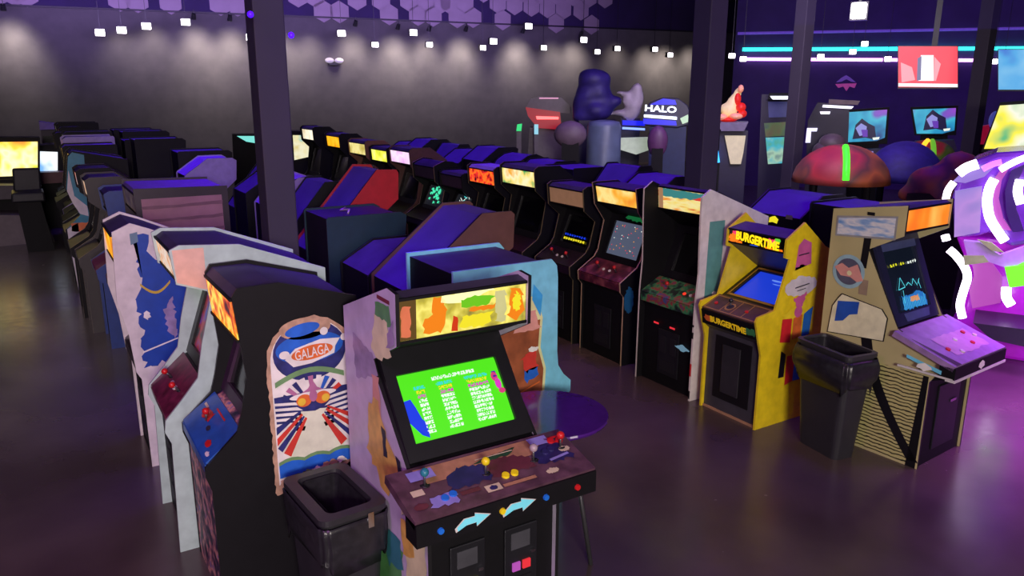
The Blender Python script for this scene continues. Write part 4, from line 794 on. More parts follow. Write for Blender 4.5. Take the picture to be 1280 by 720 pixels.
mb = MB(); slab(mb, L, [(42, 182), (76, 180), (76, None), (42, None)], .0, .6, black); slab(mb, L, [(46, 214), (80, 213), (80, 226), (46, 228)], -.35, 0, mat('rust_console', (96, 44, 50), .5)); mb.build('housing', T)
mb = MB(); slab(mb, L, [(45, 189), (72, 190), (72, 213), (49, 215)], -.02, 0, glow('white_blue_screen', [(120, 180, 240), (235, 245, 255), (255, 255, 255), (170, 230, 220)], 2.2, 1.2)); mb.build('screen', T)
T, L = stand('video_machine', 'boxy dark machine with lilac sloping top at far end of left row', 'arcade machine', 66, 200, 20.5)
mb = MB(); slab(mb, L, [(51, 163), (100, 161), (100, None), (51, None)], .0, .9, mat('dark_plum_laminate', (44, 30, 46), .5)); mb.build('housing', T)
mb = MB(); P = [L(50, 163), L(100, 161)]; zt = L(52, 152)[1]
mb.add([(P[0][0], 0, P[0][1]+.01), (P[1][0], 0, P[1][1]+.01), (P[1][0], .9, P[1][1]+.01), (P[0][0], .9, P[0][1]+.01), (P[0][0], .05, zt), (P[0][0], .9, zt)], [(0,1,2,3),(0,4,1),(4,5,2,1),(3,2,5),(0,3,5,4)], lavm); mb.build('top_panel', T)
mb = MB(); slab(mb, L, [(54, 170), (76, 169), (74, 190), (54, 190)], -.02, 0, glass_off); mb.build('screen', T)

# ================================================================== FAR MIDDLE: glowing screens behind the left pillar
T, L = stand('video_machine', 'machine with pale cyan and yellow screen just right of the left pillar', 'arcade machine', 385, 195, 20)
mb = MB(); slab(mb, L, [(340, 164), (405, 164), (405, None), (350, None)], 0, .6, black); mb.build('housing', T)
mb = MB(); slab(mb, L, [(366, 169), (388, 169), (386, 196), (368, 200)], -.02, 0, glow('cream_cyan_screen', [(70, 190, 210), (235, 225, 170), (240, 235, 200), (220, 200, 120)], 3, 1)); mb.build('screen', T)
mb = MB(); slab(mb, L, [(388, 169), (396, 171), (403, 182), (388, 182)], -.02, 0, em('blue_side_screen', (40, 90, 220), .8)); mb.build('side_screen', T)
T, L = stand('video_machine', 'machine with thin cyan lit top showing left of the left pillar', 'arcade machine', 315, 185, 21.5)
mb = MB(); slab(mb, L, [(290, 168), (328, 168), (328, None), (290, None)], 0, .6, black); mb.build('housing', T)
mb = MB(); slab(mb, L, [(296, 170), (326, 170), (326, 180), (308, 177)], -.02, 0, em('cyan_strip_screen', (120, 225, 215), 1.0)); mb.build('screen', T)

# ================================================================== FAR RIGHT-MIDDLE: deluxe machines
T, L = stand('deluxe_machine', 'grey deluxe machine with glowing red light bar under the far wall', 'arcade machine', 680, 150, 17)
gm = mat('grey_violet_shell', (96, 84, 100), .4); 
mb = MB(); slab(mb, L, [(663, 124), (672, 121), (702, 122), (714, 134), (714, 142), (656, 137)], 0, .9, gm); slab(mb, L, [(662, 160), (715, 160), (720, None), (655, None)], .1, .8, gm); mb.build('housing', T)
mb = MB(); slab(mb, L, [(657, 134), (700, 140), (702, 162), (672, 160), (660, 145)], -.05, .1, em('red_glow_panel', (185, 10, 40), .55)); mb.build('front_panel', T)
mb = MB(); slab(mb, L, [(670, 145), (698, 146), (698, 149), (671, 149)], -.09, -.06, em('red_light_bar', (255, 90, 90), 3)); mb.build('light_bar', T)
mb = MB(); slab(mb, L, [(674, 122), (698, 122), (698, 123.5), (674, 123.5)], -.03, 0, em('pink_top_bar', (220, 150, 190), 1)); mb.build('top_light', T)
for i, (c, q, rgb) in enumerate((('green', [(647, 155), (653, 154), (652, 163), (646, 163)], (30, 200, 110)), ('pale cyan', [(668, 155), (673, 155), (673, 167), (668, 167)], (130, 190, 210)))):
    mb = MB(); slab(mb, L, q, -.3, -.2, em(f'{c}_post_light'.replace(' ', '_'), rgb, 1.2)); slab(mb, L, [(q[3][0], 160), (q[2][0], 160), (q[2][0], None), (q[3][0], None)], -.2, -.1, gm); o = mb.build('light_post', T); o['label'] = c+' glowing post'
# creature shaped topper
def blob(mb, L, pts, mt, depth=.5, y=0):
    for cx, cy, rx, ry in pts:
        c = L(cx, cy); e = L(cx+rx, cy-ry); mb.ball((c[0], y, c[1]), 1, mt, 14, 10, (abs(e[0]-c[0]), depth*abs(e[0]-c[0])+.05, abs(e[1]-c[1])))
def fused(mb, name, parent, vox=.06):
    o = mb.build(name, parent); r = o.modifiers.new('fuse', 'REMESH'); r.mode = 'VOXEL'; r.voxel_size = vox; s = o.modifiers.new('smooth', 'SMOOTH'); s.iterations = 6; r.use_smooth_shade = True; return o
T, L = stand('deluxe_machine', 'machine crowned by a hulking dark blue sculpture under the far wall', 'arcade machine', 742, 160, 16.5)
db = mat('indigo_sculpture', (52, 40, 120), .55, vary=.3, scale=5)
mb = MB(); blob(mb, L, [(741, 99, 20, 14), (734, 96, 12, 10), (752, 100, 13, 12), (735, 118, 17, 16), (748, 116, 17, 16), (727, 132, 13, 16), (745, 138, 22, 14), (760, 130, 12, 10), (730, 146, 16, 9), (770, 126, 9, 7)], db, .8); fused(mb, 'sculpture', T)
mb = MB(); slab(mb, L, [(724, 150), (770, 150), (772, None), (722, None)], -.3, .5, mat('dark_indigo_cab', (28, 22, 56), .5)); mb.build('pedestal', T)
T, L = stand('deluxe_machine', 'machine topped with a white outstretched sculpture beside the indigo one', 'arcade machine', 790, 160, 17)
wsc = mat('white_sculpture', (200, 190, 196), .5, vary=.15, scale=6)
mb = MB(); blob(mb, L, [(796, 112, 8, 9), (797, 124, 9, 13), (792, 135, 11, 14), (783, 118, 7, 4), (775, 116, 6, 3), (785, 127, 9, 6), (775, 141, 10, 4), (764, 142, 7, 2), (788, 146, 10, 8)], wsc, .7); fused(mb, 'sculpture', T, .05)
mb = MB(); slab(mb, L, [(776, 148), (800, 148), (800, None), (776, None)], -.1, .3, mat('dark_indigo_cab', (28, 22, 56), .5)); mb.build('pedestal', T)
mb = MB(); slab(mb, L, [(778, 150), (806, 151), (806, 157), (778, 156)], -.16, -.1, em('blue_panel_light', (20, 30, 220), 1.2)); slab(mb, L, [(778, 158.5), (806, 160), (806, 162.5), (778, 161)], -.18, -.1, em('pale_blue_bar', (120, 150, 250), 2)); mb.build('light_panel', T)
mb = MB(); slab(mb, L, [(774, 171), (812, 170), (815, 184), (795, 191), (772, 184)], -.5, -.35, mat('pale_keyboard_panel', (170, 180, 165), .4, emit=(190, 205, 180), es=.55)); mb.build('pale_panel', T)
for lab, cx, cy, rx, ry, mt, d in (('grey-brown domed seat back before the red-barred machine', 713, 168, 21, 17, mat('taupe_vinyl', (110, 92, 104), .5), 14.5), ('purple rounded seat back in front of the lettered blue machine', 822, 177, 14, 20, mat('plum_vinyl', (96, 56, 96), .5), 14.5)):
    T, L = stand('gaming_seat', lab, 'seat', cx, cy, d); mb = MB(); blob(mb, L, [(cx, cy, rx, ry)], mt, .35); mb.build('backrest', T, True); mb = MB(); slab(mb, L, [(cx-rx*.5, cy+8), (cx+rx*.5, cy+8), (cx+rx*.6, None), (cx-rx*.6, None)], -.1, .2, black); mb.build('base', T)
T, L = stand('deluxe_machine', 'machine with a grey-green drum top under the indigo sculpture', 'arcade machine', 755, 170, 14.8)
c = L(757, 170); r_ = abs(L(779, 170)[0]-c[0])
mb = MB(); zt = L(757, 150)[1]; mb.lathe([(r_*.98, 0), (r_, zt*.5), (r_*.96, zt-.12), (r_*.85, zt-.03), (r_*.4, zt), (.01, zt)], mat('grey_green_drum', (96, 112, 130), .4, vary=.25, scale=3), 24); mb.build('drum', T, True)
# lettered blue machine
T, L = stand('deluxe_machine', 'blue-lit machine with white lettered oval sign left of the right pillar', 'arcade machine', 832, 150, 15.8)
mb = MB(); slab(mb, L, [(805, 140), (812, 128), (828, 122), (848, 123), (860, 132), (863, 142), (861, 156), (846, 160), (806, 157)], 0, .7, mat('dark_sign_shell', (40, 40, 66), .4)); mb.build('sign_housing', T, bevel=.02)
mb = MB(); slab(mb, L, [(816, 129), (829, 123), (844, 125), (846, 131), (812, 131)], -.03, 0, em('blue_sign_top', (50, 50, 235), 1)); slab(mb, L, [(804, 148), (845, 151), (846, 157), (804, 155)], -.03, 0, em('blue_sign_top', (50, 50, 235), 1)); mb.build('blue_light', T)
mb = MB(); slab(mb, L, [(805, 143), (846, 146), (846, 149.5), (805, 146.5)], -.06, -.02, em('white_bar', (225, 232, 255), 2.5)); mb.build('light_bar', T)
mb = MB(); slab(mb, L, [(850, 148), (860, 143), (861, 152), (853, 155)], -.06, -.02, em('pale_green_lamp', (190, 220, 190), 1)); mb.build('side_lamp', T)
A = Art(); a = L(806, 140); b = L(846, 132); A.text(em('white_letters', (235, 240, 255), 2.2), 'HALO', (a[0]+b[0])/2, (a[1]+b[1])/2, abs(b[1]-a[1]), abs(b[0]-a[0]), 1, -3, .03); A.build('sign_lettering', T, lambda p, q, e: Vector((p, -.02-e, q)))
mb = MB(); slab(mb, L, [(812, 158), (858, 158), (858, None), (812, None)], .05, .6, mat('navy_cab', (26, 40, 84), .5)); mb.build('housing', T)
# flame topper machine
T, L = stand('prize_machine', 'machine with red and cream flame-shaped topper right of the right pillar', 'arcade machine', 915, 160, 15.5)
cr2 = mat('cream_topper', (230, 215, 160), .5, emit=(230, 200, 130), es=.35); rd2 = mat('red_topper', (200, 40, 30), .5, emit=(220, 30, 20), es=.5); og2 = mat('peach_topper', (240, 170, 140), .5, emit=(240, 150, 110), es=.4)
mb = MB(); blob(mb, L, [(912, 138, 12, 10), (905, 136, 7, 7), (916, 128, 8, 10), (923, 116, 6, 8)], cr2, .7); fused(mb, 'topper', T, .05)
mb = MB(); blob(mb, L, [(926, 134, 7, 6), (922, 124, 5, 8), (910, 149, 12, 3), (928, 142, 6, 5)], rd2, .8, -.05); mb.build('red_flame', T, True)
mb = MB(); blob(mb, L, [(920, 145, 9, 4), (926, 111, 4, 5), (903, 146, 7, 4)], og2, .9, -.12); mb.build('peach_flame', T, True)
mb = MB(); slab(mb, L, [(896, 152), (935, 152), (930, 163), (902, 163)], -.3, .4, mat('grey_collar', (110, 100, 130), .4)); mb.build('collar', T)
mb = MB(); slab(mb, L, [(906, 169), (932, 169), (929, 190), (926, 204), (913, 204)], -.2, -.12, mat('ivory_column', (190, 180, 150), .4, emit=(200, 190, 150), es=.5)); mb.build('front_panel', T)
mb = MB(); slab(mb, L, [(900, 163), (935, 163), (933, None), (902, None)], -.1, .4, mat('dark_indigo_cab', (28, 22, 56), .5)); mb.build('housing', T)
mb = MB(); slab(mb, L, [(889, 180), (897, 179), (900, 202), (891, 203)], -.2, -.1, em('sky_blue_bar', (50, 170, 255), 2)); slab(mb, L, [(890, 203), (900, 202), (900, None), (890, None)], -.2, -.1, black); mb.build('light_post', T)
# twin-screen machine
T, L = stand('deluxe_machine', 'tall machine with white top light and stacked green screens left of the slim pillar', 'arcade machine', 975, 160, 16)
mb = MB(); slab(mb, L, [(952, 118), (998, 118), (998, None), (952, None)], 0, .7, mat('dark_indigo_cab', (28, 22, 56), .5)); slab(mb, L, [(962, 116), (996, 116), (996, 124), (960, 124)], -.35, 0, black); mb.build('housing', T)
mb = MB(); slab(mb, L, [(963, 120), (993, 120), (991, 124), (966, 124)], -.39, -.35, em('white_top_light', (240, 240, 255), 2.5)); mb.build('top_light', T)
mb = MB(); slab(mb, L, [(960, 127), (993, 127), (992, 146), (961, 147)], -.02, 0, mat('slate_poster', (60, 64, 110), .4, emit=(50, 54, 110), es=.5)); mb.build('sign_panel', T)
mb = MB(); slab(mb, L, [(955, 154), (992, 152), (992, 169), (957, 171)], -.02, 0, glow('dim_forest_screen', [(40, 70, 60), (110, 100, 70), (90, 120, 70), (50, 80, 90)], 4, .6)); mb.build('upper_screen', T)
mb = MB(); slab(mb, L, [(957, 172), (993, 171), (992, 203), (960, 205)], -.04, 0, glow('sea_green_screen', [(60, 120, 110), (90, 180, 150), (70, 190, 210), (180, 220, 190), (80, 110, 130)], 3.2, .8)); mb.build('lower_screen', T)
mb = MB(); slab(mb, L, [(981, 172), (988, 172), (988, 177), (981, 177)], -.08, -.04, em('small_cream_lamp', (255, 245, 190), 2)); mb.build('lamp', T)
# machine with white blade signs
T, L = stand('deluxe_machine', 'machine with white slanted light bar and red winged emblem right of the slim pillar', 'arcade machine', 1045, 160, 16)
mb = MB(); slab(mb, L, [(1022, 128), (1062, 132), (1066, None), (1012, None), (1010, 150)], 0, .6, mat('black_violet_cab', (22, 16, 40), .5)); mb.build('housing', T)
mb = MB(); slab(mb, L, [(1029, 131), (1067, 133), (1064, 136), (1028, 134)], -.1, 0, em('white_blade', (240, 235, 255), 2)); mb.build('light_bar', T)
mb = MB(); slab(mb, L, [(1036, 124), (1075, 126), (1072, 131), (1036, 130)], -.1, .2, mat('brown_board', (110, 92, 92), .5)); mb.build('top_board', T)
mb = MB(); slab(mb, L, [(1025, 139.5), (1038, 139.5), (1037, 142.5), (1026, 142.5)], -.06, 0, em('white_blade', (240, 235, 255), 2)); mb.build('small_light', T)
mb = MB(); slab(mb, L, [(1009, 160), (1022, 160), (1021, 164), (1014, 164), (1013, 178), (1007, 178)], -.1, 0, em('white_hook', (225, 220, 255), 1.4)); mb.build('bracket_light', T)
mb = MB(); blob(mb, L, [(1040, 178, 18, 12), (1030, 188, 16, 12)], mat('grey_brown_shell', (104, 88, 92), .5), .5, -.3); mb.build('seat_shell', T, True)
T, L = stand('wall_emblem', 'dim red winged emblem on the violet wall', 'emblem', 1058, 105, 22.5)
mb = MB(); rdm = mat('dim_red_emblem', (150, 50, 90), .5, emit=(140, 30, 70), es=.35)
slab(mb, L, [(1045, 103), (1052, 97), (1058, 94), (1063, 97), (1070, 103), (1064, 102), (1058, 99), (1052, 102)], -.02, .02, mat('emblem_violet', (90, 60, 120), .5)); slab(mb, L, [(1044, 105), (1071, 104), (1068, 110), (1062, 108), (1058, 114), (1054, 108), (1048, 110)], -.02, .02, rdm); mb.build('emblem', T)
# pair of blue screens
scb = glow('cyan_violet_screen', [(20, 60, 130), (30, 150, 200), (60, 190, 220), (120, 90, 200), (150, 70, 210)], 1.6, .9)
for px, poly, lab, shp in ((1082, [(1050, 141), (1109, 137), (1106, 172), (1096, 176), (1052, 178)], 'left of the two machines with flared blue screens on the violet wall', 0), (1167, [(1141, 137), (1195, 135), (1193, 163), (1178, 167), (1146, 167)], 'right of the two machines with flared blue screens on the violet wall', 0)):
    T, L = stand('deluxe_machine', lab, 'arcade machine', px, 165, 19, 'machines with flared blue screens')
    x0 = poly[0][0]; x1 = poly[1][0]; yb = poly[-1][1]
    mb = MB(); slab(mb, L, [(x0-3, poly[0][1]-3), (x1+3, poly[1][1]-3), (x1, yb+2), (x0+2, yb+2)], 0, .3, black); slab(mb, L, [(x0+10, yb), (x1-10, yb), (x1-8, None), (x0+8, None)], .05, .5, black); mb.build('housing', T)
    mb = MB(); slab(mb, L, poly, -.03, 0, scb); mb.build('screen', T)
    A = Art(); cx = (x0+x1)/2; f = lambda q: [L(*p) for p in q]
    A.p(em('figure_navy', (30, 26, 80), .5), f([(cx-14, yb-4), (cx-10, yb-22), (cx-2, yb-30), (cx+6, yb-24), (cx+14, yb-20), (cx+16, yb-3), (cx+2, yb-6)]), 0).p(em('figure_pale', (150, 150, 225), .9), f([(cx-10, yb-18), (cx-3, yb-24), (cx+4, yb-20), (cx+3, yb-10), (cx-5, yb-8)]), 1).p(em('figure_violet', (110, 60, 190), .8), f([(cx-3, yb-16), (cx+5, yb-16), (cx+5, yb-7), (cx-1, yb-7)]), 2).p(wht, f([(cx+11, yb-6), (cx+20, yb-7), (cx+19, yb-4), (cx+12, yb-3)]), 2)
    A.build('screen_picture', part(T, 'screen'), lambda p, q, e: Vector((p, -.032-e*3, q)))
    mb = MB(); slab(mb, L, [(cx-24, yb+8), (cx+24, yb+6), (cx+28, yb+18), (cx-24, yb+20)], -.6, -.2, mat('speckled_console', (60, 50, 90), .4)); slab(mb, L, [(cx-12, yb+8), (cx+12, yb+9), (cx+12, yb+11), (cx-12, yb+10)], -.62, -.6, em('console_light', (170, 150, 230), 1)); mb.build('console', T)
# domed rides
def canopy(label, px, py, d, rx, h, mt, strips=(), lobes=10, flat=.5, yaw=0):
    T, L = stand('canopy_ride', label, 'ride', px, py, d)
    c = L(px, py); r_ = abs(L(px+rx, py)[0]-c[0]); zt = L(px, py-h)[1]; z0 = c[1]
    mb = MB(); prof = [(r_*math.cos(R(a)), z0+(zt-z0)*math.sin(R(a))) for a in (0, 10, 22, 35, 48, 60, 72, 82, 89)]
    mb.lathe(prof, mt, 30, (0, 0, 0), None, 1, .9); mb.build('canopy', T, True)
    for i, (a, rgb, es) in enumerate(strips):
        mb = MB(); pts = [(math.sin(R(a))*q*1.02, -math.cos(R(a))*q*.92, z) for q, z in prof[1:7]]; mb.tube(pts, .045, em(f'strip_{rgb[0]}_{rgb[1]}', rgb, es), 8); o = mb.build('light_strip', T, True)
    for k in range(4):
        a = R(45+90*k); mb = MB(); mb.tube([(r_*.75*math.cos(a), r_*.68*math.sin(a), 0), (r_*.75*math.cos(a), r_*.68*math.sin(a), z0+.02)], .05, black); mb.build('post', T)
    return T
swirl = glow('red_brown_swirl', [(150, 40, 50), (190, 60, 60), (110, 70, 60), (200, 110, 60), (120, 60, 50)], 1.2, 0, lit=False)
canopy('red and brown swirled dome canopy with a lime neon strip', 1050, 228, 12.6, 64, 48, mat('x', (0,0,0)) if False else swirl, ((6, (60, 245, 40), 2.2),))
canopy('navy blue dome canopy behind the red swirled one', 1128, 226, 13.8, 52, 50, mat('navy_canopy', (50, 40, 120), .6, vary=.2))
canopy('small red and green dome canopy with an orange strip beyond the navy one', 1160, 200, 16.5, 36, 26, glow('red_green_swirl', [(170, 40, 60), (200, 60, 60), (90, 130, 40), (120, 150, 50), (160, 80, 60)], 1.5, 0, lit=False), ((-18, (255, 170, 40), 2), (10, (110, 190, 50), .8)))
T, L = stand('canopy_ride', 'low mottled orange and brown ride cover before the neon machine', 'ride', 1180, 225, 11.6)
mb = MB(); blob(mb, L, [(1170, 228, 42, 20), (1198, 215, 34, 26), (1140, 243, 22, 10), (1180, 240, 40, 18)], glow('orange_brown_mottle', [(110, 60, 60), (180, 100, 60), (150, 90, 80), (100, 70, 90), (190, 120, 70)], 2.2, 0, lit=False), .55); fused(mb, 'cover', T, .05)
mb = MB(); slab(mb, L, [(1135, 240), (1215, 240), (1215, None), (1135, None)], -.2, .3, black); mb.build('base', T)
# televisions
for lab, x0, y0, x1, y1, d, mt in (('television with red and white picture hanging by the slim pillar', 1123, 58, 1197, 109, 17.5, em('tv_red', (240, 70, 85), 1.2)), ('television with pale blue picture cut off at the right edge', 1248, 62, 1330, 112, 17.5, glow('tv_blue', [(60, 110, 210), (80, 170, 230), (120, 190, 235), (90, 110, 180)], 1.5, 1.0))):
    T, L = stand('television', lab, 'television', (x0+x1)/2, (y0+y1)/2, d)
    mb = MB(); slab(mb, L, [(x0-1, y0-1), (x1+1, y0-1), (x1+1, y1+2), (x0-1, y1+2)], 0, .08, blackp); mb.build('frame', T)
    mb = MB(); slab(mb, L, [(x0, y0), (x1, y0), (x1, y1), (x0, y1)], -.01, 0, mt); S = mb.build('screen', T)
    if x0 < 1200:
        A = Art(); f = lambda q: [L(*p) for p in q]
        A.p(em('tv_white', (245, 245, 250), 1.3), f([(1151, 69), (1167, 69), (1167, 101), (1148, 101)]), 1).p(em('tv_grey', (130, 130, 170), .8), f([(1147, 73), (1152, 70), (1151, 100), (1146, 101)]), 2).p(em('tv_white', (245, 245, 250), 1.3), f([(1123, 104), (1197, 105), (1197, 109), (1123, 108)]), 1).p(em('tv_pink', (250, 160, 170), 1.1), f([(1126, 78), (1140, 84), (1144, 100), (1127, 103)]), 1).p(MATS['tv_pink'], f([(1168, 71), (1176, 80), (1170, 101), (1167, 101)]), 1)
        A.build('screen_picture', S, lambda p, q, e: Vector((p, -.012-e*3, q)))
    mb = MB(); cx = (x0+x1)/2+8; zt = L(cx, y0)[1]; xx = L(cx, y0)[0]; mb.box((xx-.05, .08, zt-.3), (xx+.05, .14, 6.3), blackp); mb.build('pole', T)
# neon strips on the violet wall
def strip(name, px0, px1, y0, y1, mt, rad, label):
    n = Vector((NB[1]-NA[1], NA[0]-NB[0], 0)).normalized()
    if n.dot(Vector((-1, -1, 0))) < 0: n = -n
    a = on_line(px0, y0, NA, NB)+n*.08; b = on_line(px1, y1, NA, NB)+n*.08
    mb = MB(); mb.tube([a, b], rad, mt, 8); return tag(mb.build(name), label, 'light')
strip('neon_tube', 928, 1300, 62, 60.5, em('neon_teal', (40, 220, 215), 4), .05, 'long teal neon tube along the top of the violet wall')
strip('neon_tube', 926, 1300, 74, 76, em('neon_violet', (225, 150, 255), 4), .045, 'long white-violet neon tube below the teal one')
mb = MB(); n_ = Vector((-1, -1, 0)).normalized(); a = on_line(922, 42, NA, NB)+n_*.06; b = on_line(1310, 35, NA, NB)+n_*.06; mb.tube([a, b], .04, mat('pale_lilac_trim', (120, 90, 170), .5, emit=(90, 60, 170), es=.5)); tag(mb.build('trim_2'), kind='structure')

# ================================================================== RIGHT EDGE: neon machine
T, L = stand('neon_machine', 'big rounded machine ringed with white and violet neon at the right edge', 'arcade machine', 1245, 310, 9.2)
shell = mat('violet_gloss_shell', (120, 60, 190), .25, coat=.5, vary=.25, scale=3)
mb = MB(); slab(mb, L, [(1188, 250), (1196, 222), (1215, 203), (1245, 192), (1340, 186), (1340, 300), (1262, 312), (1240, 292), (1222, 298), (1192, 300)], .15, 1.2, shell); mb.build('upper_shell', T, bevel=.05)
mb = MB(); slab(mb, L, [(1192, 300), (1262, 305), (1340, 300), (1340, None), (1208, None), (1200, 395), (1212, 350)], .3, 1.2, mat('magenta_gloss_shell', (170, 30, 190), .3, emit=(150, 10, 180), es=.35, coat=.4)); mb.build('lower_shell', T, bevel=.04)  # emission added to the shell paints a magenta glow; no lamp inside
scrv = glow('lavender_screen', [(130, 120, 210), (170, 140, 235), (200, 150, 240), (150, 130, 220)], 2, .8)
mb = MB(); slab(mb, L, [(1193, 240), (1227, 234), (1224, 292), (1192, 298)], .08, .14, scrv); mb.build('screen', T)
nw = em('neon_white_violet', (245, 230, 255), 5)
def neon(pxs, y=.02, rad=.035, mt=nw):
    P = [L(*p) for p in pxs]; pts = []
    for i in range(len(P)-1):
        p0 = P[max(0, i-1)]; p1 = P[i]; p2 = P[i+1]; p3 = P[min(len(P)-1, i+2)]
        for k in range(5):
            t = k/5; q = [.5*((2*p1[j])+(-p0[j]+p2[j])*t+(2*p0[j]-5*p1[j]+4*p2[j]-p3[j])*t*t+(-p0[j]+3*p1[j]-3*p2[j]+p3[j])*t**3) for j in (0, 1)]; pts.append((q[0], y, q[1]))
    pts.append((P[-1][0], y, P[-1][1])); mb = MB(); mb.tube(pts, rad, mt); o = mb.build('neon_tube', T, True); return o
bandc = [em('band_pink', (215, 90, 215), .55), em('band_violet', (120, 50, 220), .6), em('band_lavender', (170, 140, 240), .6), em('band_deep', (60, 10, 130), .5)]  # glowing colours that paint pink and lavender highlights onto the shell
for i, (q, y0) in enumerate((([(1240, 228), (1250, 214), (1262, 210), (1252, 226), (1248, 250), (1254, 275), (1264, 290), (1252, 288), (1242, 268)], .08), ([(1264, 214), (1282, 206), (1272, 228), (1270, 262), (1280, 290), (1266, 292), (1258, 268), (1256, 240)], .08), ([(1190, 228), (1205, 214), (1232, 206), (1244, 208), (1230, 222), (1206, 230)], .1), ([(1214, 332), (1236, 330), (1252, 352), (1250, 385), (1214, 392), (1210, 370), (1216, 350)], .24))):
    mb = MB(); slab(mb, L, q, y0, y0+.1, bandc[(0, 3, 2, 0)[i]]); mb.build('painted_glow_band', T)
neon([(1182, 250), (1185, 238), (1192, 228)]); neon([(1198, 217), (1208, 210), (1222, 205)], rad=.05); neon([(1243, 224), (1237, 235), (1234, 252), (1237, 272), (1246, 288), (1256, 302)], rad=.045); neon([(1250, 213), (1262, 206), (1280, 198), (1300, 193)], .05, .03)
neon([(1181, 294), (1183, 301)], rad=.04); neon([(1186, 312), (1195, 320), (1206, 335), (1209, 348), (1204, 365), (1200, 382), (1203, 398)], rad=.04); neon([(1258, 360), (1258, 372), (1264, 382)], rad=.045); neon([(1275, 225), (1272, 240), (1276, 255)], rad=.04)
neon([(1228, 212), (1240, 206), (1252, 203)], .05, .03, em('neon_purple', (190, 90, 255), 3))
mb = MB(); slab(mb, L, [(1256, 332), (1290, 328), (1300, 352), (1262, 357)], -.1, .1, em('green_lit_pad', (110, 255, 40), 1.4)); mb.build('green_pad', T)
mb = MB(); slab(mb, L, [(1205, 300), (1225, 302), (1250, 318), (1285, 306), (1300, 316), (1262, 335), (1232, 325), (1212, 330)], -.05, .05, mat('grey_lilac_moulding', (180, 170, 210), .4)); slab(mb, L, [(1205, 318), (1230, 318), (1236, 326), (1206, 330)], -.08, -.05, mat('lime_moulding', (150, 200, 110), .4)); slab(mb, L, [(1222, 298), (1240, 302), (1255, 314), (1240, 312)], -.08, -.05, MATS['lime_moulding']); mb.build('moulding', T)
mb = MB(); slab(mb, L, [(1218, 395), (1300, 405), (1300, 428), (1240, 415)], -.3, .3, mat('dark_seat_vinyl', (24, 14, 40), .4)); mb.build('footrest', T)
T, L = stand('deluxe_machine', 'machine with bright yellow and green slanted marquee at the upper right edge', 'arcade machine', 1265, 170, 13.5)
mb = MB(); slab(mb, L, [(1230, 190), (1340, 184), (1340, None), (1230, None)], .1, .6, black); slab(mb, L, [(1226, 190), (1250, 128), (1340, 122), (1340, 190)], .02, .5, black); mb.build('housing', T)
mb = MB(); slab(mb, L, [(1230, 186), (1250, 132), (1338, 126), (1338, 184)], -.02, .02, glow('yellow_green_marquee', [(60, 170, 110), (120, 190, 120), (240, 240, 220), (250, 235, 60), (90, 180, 120)], 1.6, 1.1)); mb.build('marquee', T)
T, L = stand('deluxe_machine', 'small red and blue topped machine left of the yellow-green marquee', 'arcade machine', 1235, 160, 16.5)
mb = MB(); blob(mb, L, [(1243, 150, 9, 11)], mat('periwinkle_ball', (110, 130, 210), .4, emit=(80, 90, 190), es=.4), .9); mb.build('blue_topper', T, True)
mb = MB(); slab(mb, L, [(1222, 172), (1226, 158), (1236, 156), (1240, 180), (1222, 180)], -.1, .2, mat('crimson_panel', (190, 40, 80), .4, emit=(180, 20, 60), es=.4)); mb.build('red_panel', T)
mb = MB(); slab(mb, L, [(1222, 178), (1256, 178), (1256, None), (1222, None)], 0, .4, black); mb.build('housing', T)

# ================================================================== LAMPS, WALL TILES
wn = Vector((WB[1]-WA[1], WA[0]-WB[0], 0)).normalized()
if wn.y > 0: wn = -wn
lamp_w = em('lamp_white', (255, 246, 255), 9)
def lamp(px, py, i, off=1.0, line=(WA, WB), nrm=None, s=1.0):
    p = on_line(px, py, *line); nrm = nrm or wn; q = p+nrm*off
    # stay on the sight line
    rr = ray(px, py); t = (q-CAM).dot(nrm)/rr.dot(nrm); q = CAM+rr*t
    T = thing('spot_lamp', f'white spot lamp, {i}', 'lamp', q, math.atan2(nrm.y, nrm.x)+R(90), 'small white spot lamps')
    mb = MB(); mb.box((-.13*s, .02, -.09*s), (.13*s, .2, .14*s), blackp); mb.build('housing', T, bevel=.01)
    mb = MB(); mb.box((-.125*s, -.01, -.085*s), (.125*s, .02, .10*s), lamp_w); mb.build('lens', T, bevel=.02)
    mb = MB(); mb.box((-.006, .06, .14*s), (.006, .075, 6.3-q.z), blackp); mb.build('hanger', T)
    return q
LMP = [(125, 41), (152, 38), (183, 33), (232, 28), (313, 47), (427, 42), (469, 56), (517, 41), (537, 56), (604, 60), (617, 52), (661, 33), (680, 60), (730, 50), (747, 65), (772, 61), (819, 62), (838, 69)]
od = ords+['seventeenth', 'eighteenth', 'nineteenth', 'twentieth']
for i, (x, y) in enumerate(LMP): lamp(x, y, f'{od[i]} from the left along the far wall', 1.0, s=1.0 if y < 55 else .85)
nn = Vector((NB[1]-NA[1], NA[0]-NB[0], 0)).normalized()
if nn.y > 0: nn = -nn
LM2 = [(915, 70), (929, 74), (1026, 71), (1066, 65), (1081, 55), (1110, 74), (1243, 77), (1257, 70)]
for i, (x, y) in enumerate(LM2): lamp(x, y, f'{od[i]} from the left over the violet wall', .9, (NA, NB), nn, .7)
q = at_dist(1073, 13, 15); T = thing('spot_lamp', 'brightest white spot lamp hanging high above the violet wall', 'lamp', q, -R(60), 'small white spot lamps')
mb = MB(); mb.box((-.12, 0, -.13), (.12, .1, .13), lamp_w); mb.build('lens', T, bevel=.03); mb = MB(); mb.box((-.14, .1, -.15), (.14, .25, .15), blackp); mb.box((-.02, .14, .15), (.02, .2, 6.3-q.z), blackp); mb.build('housing', T)
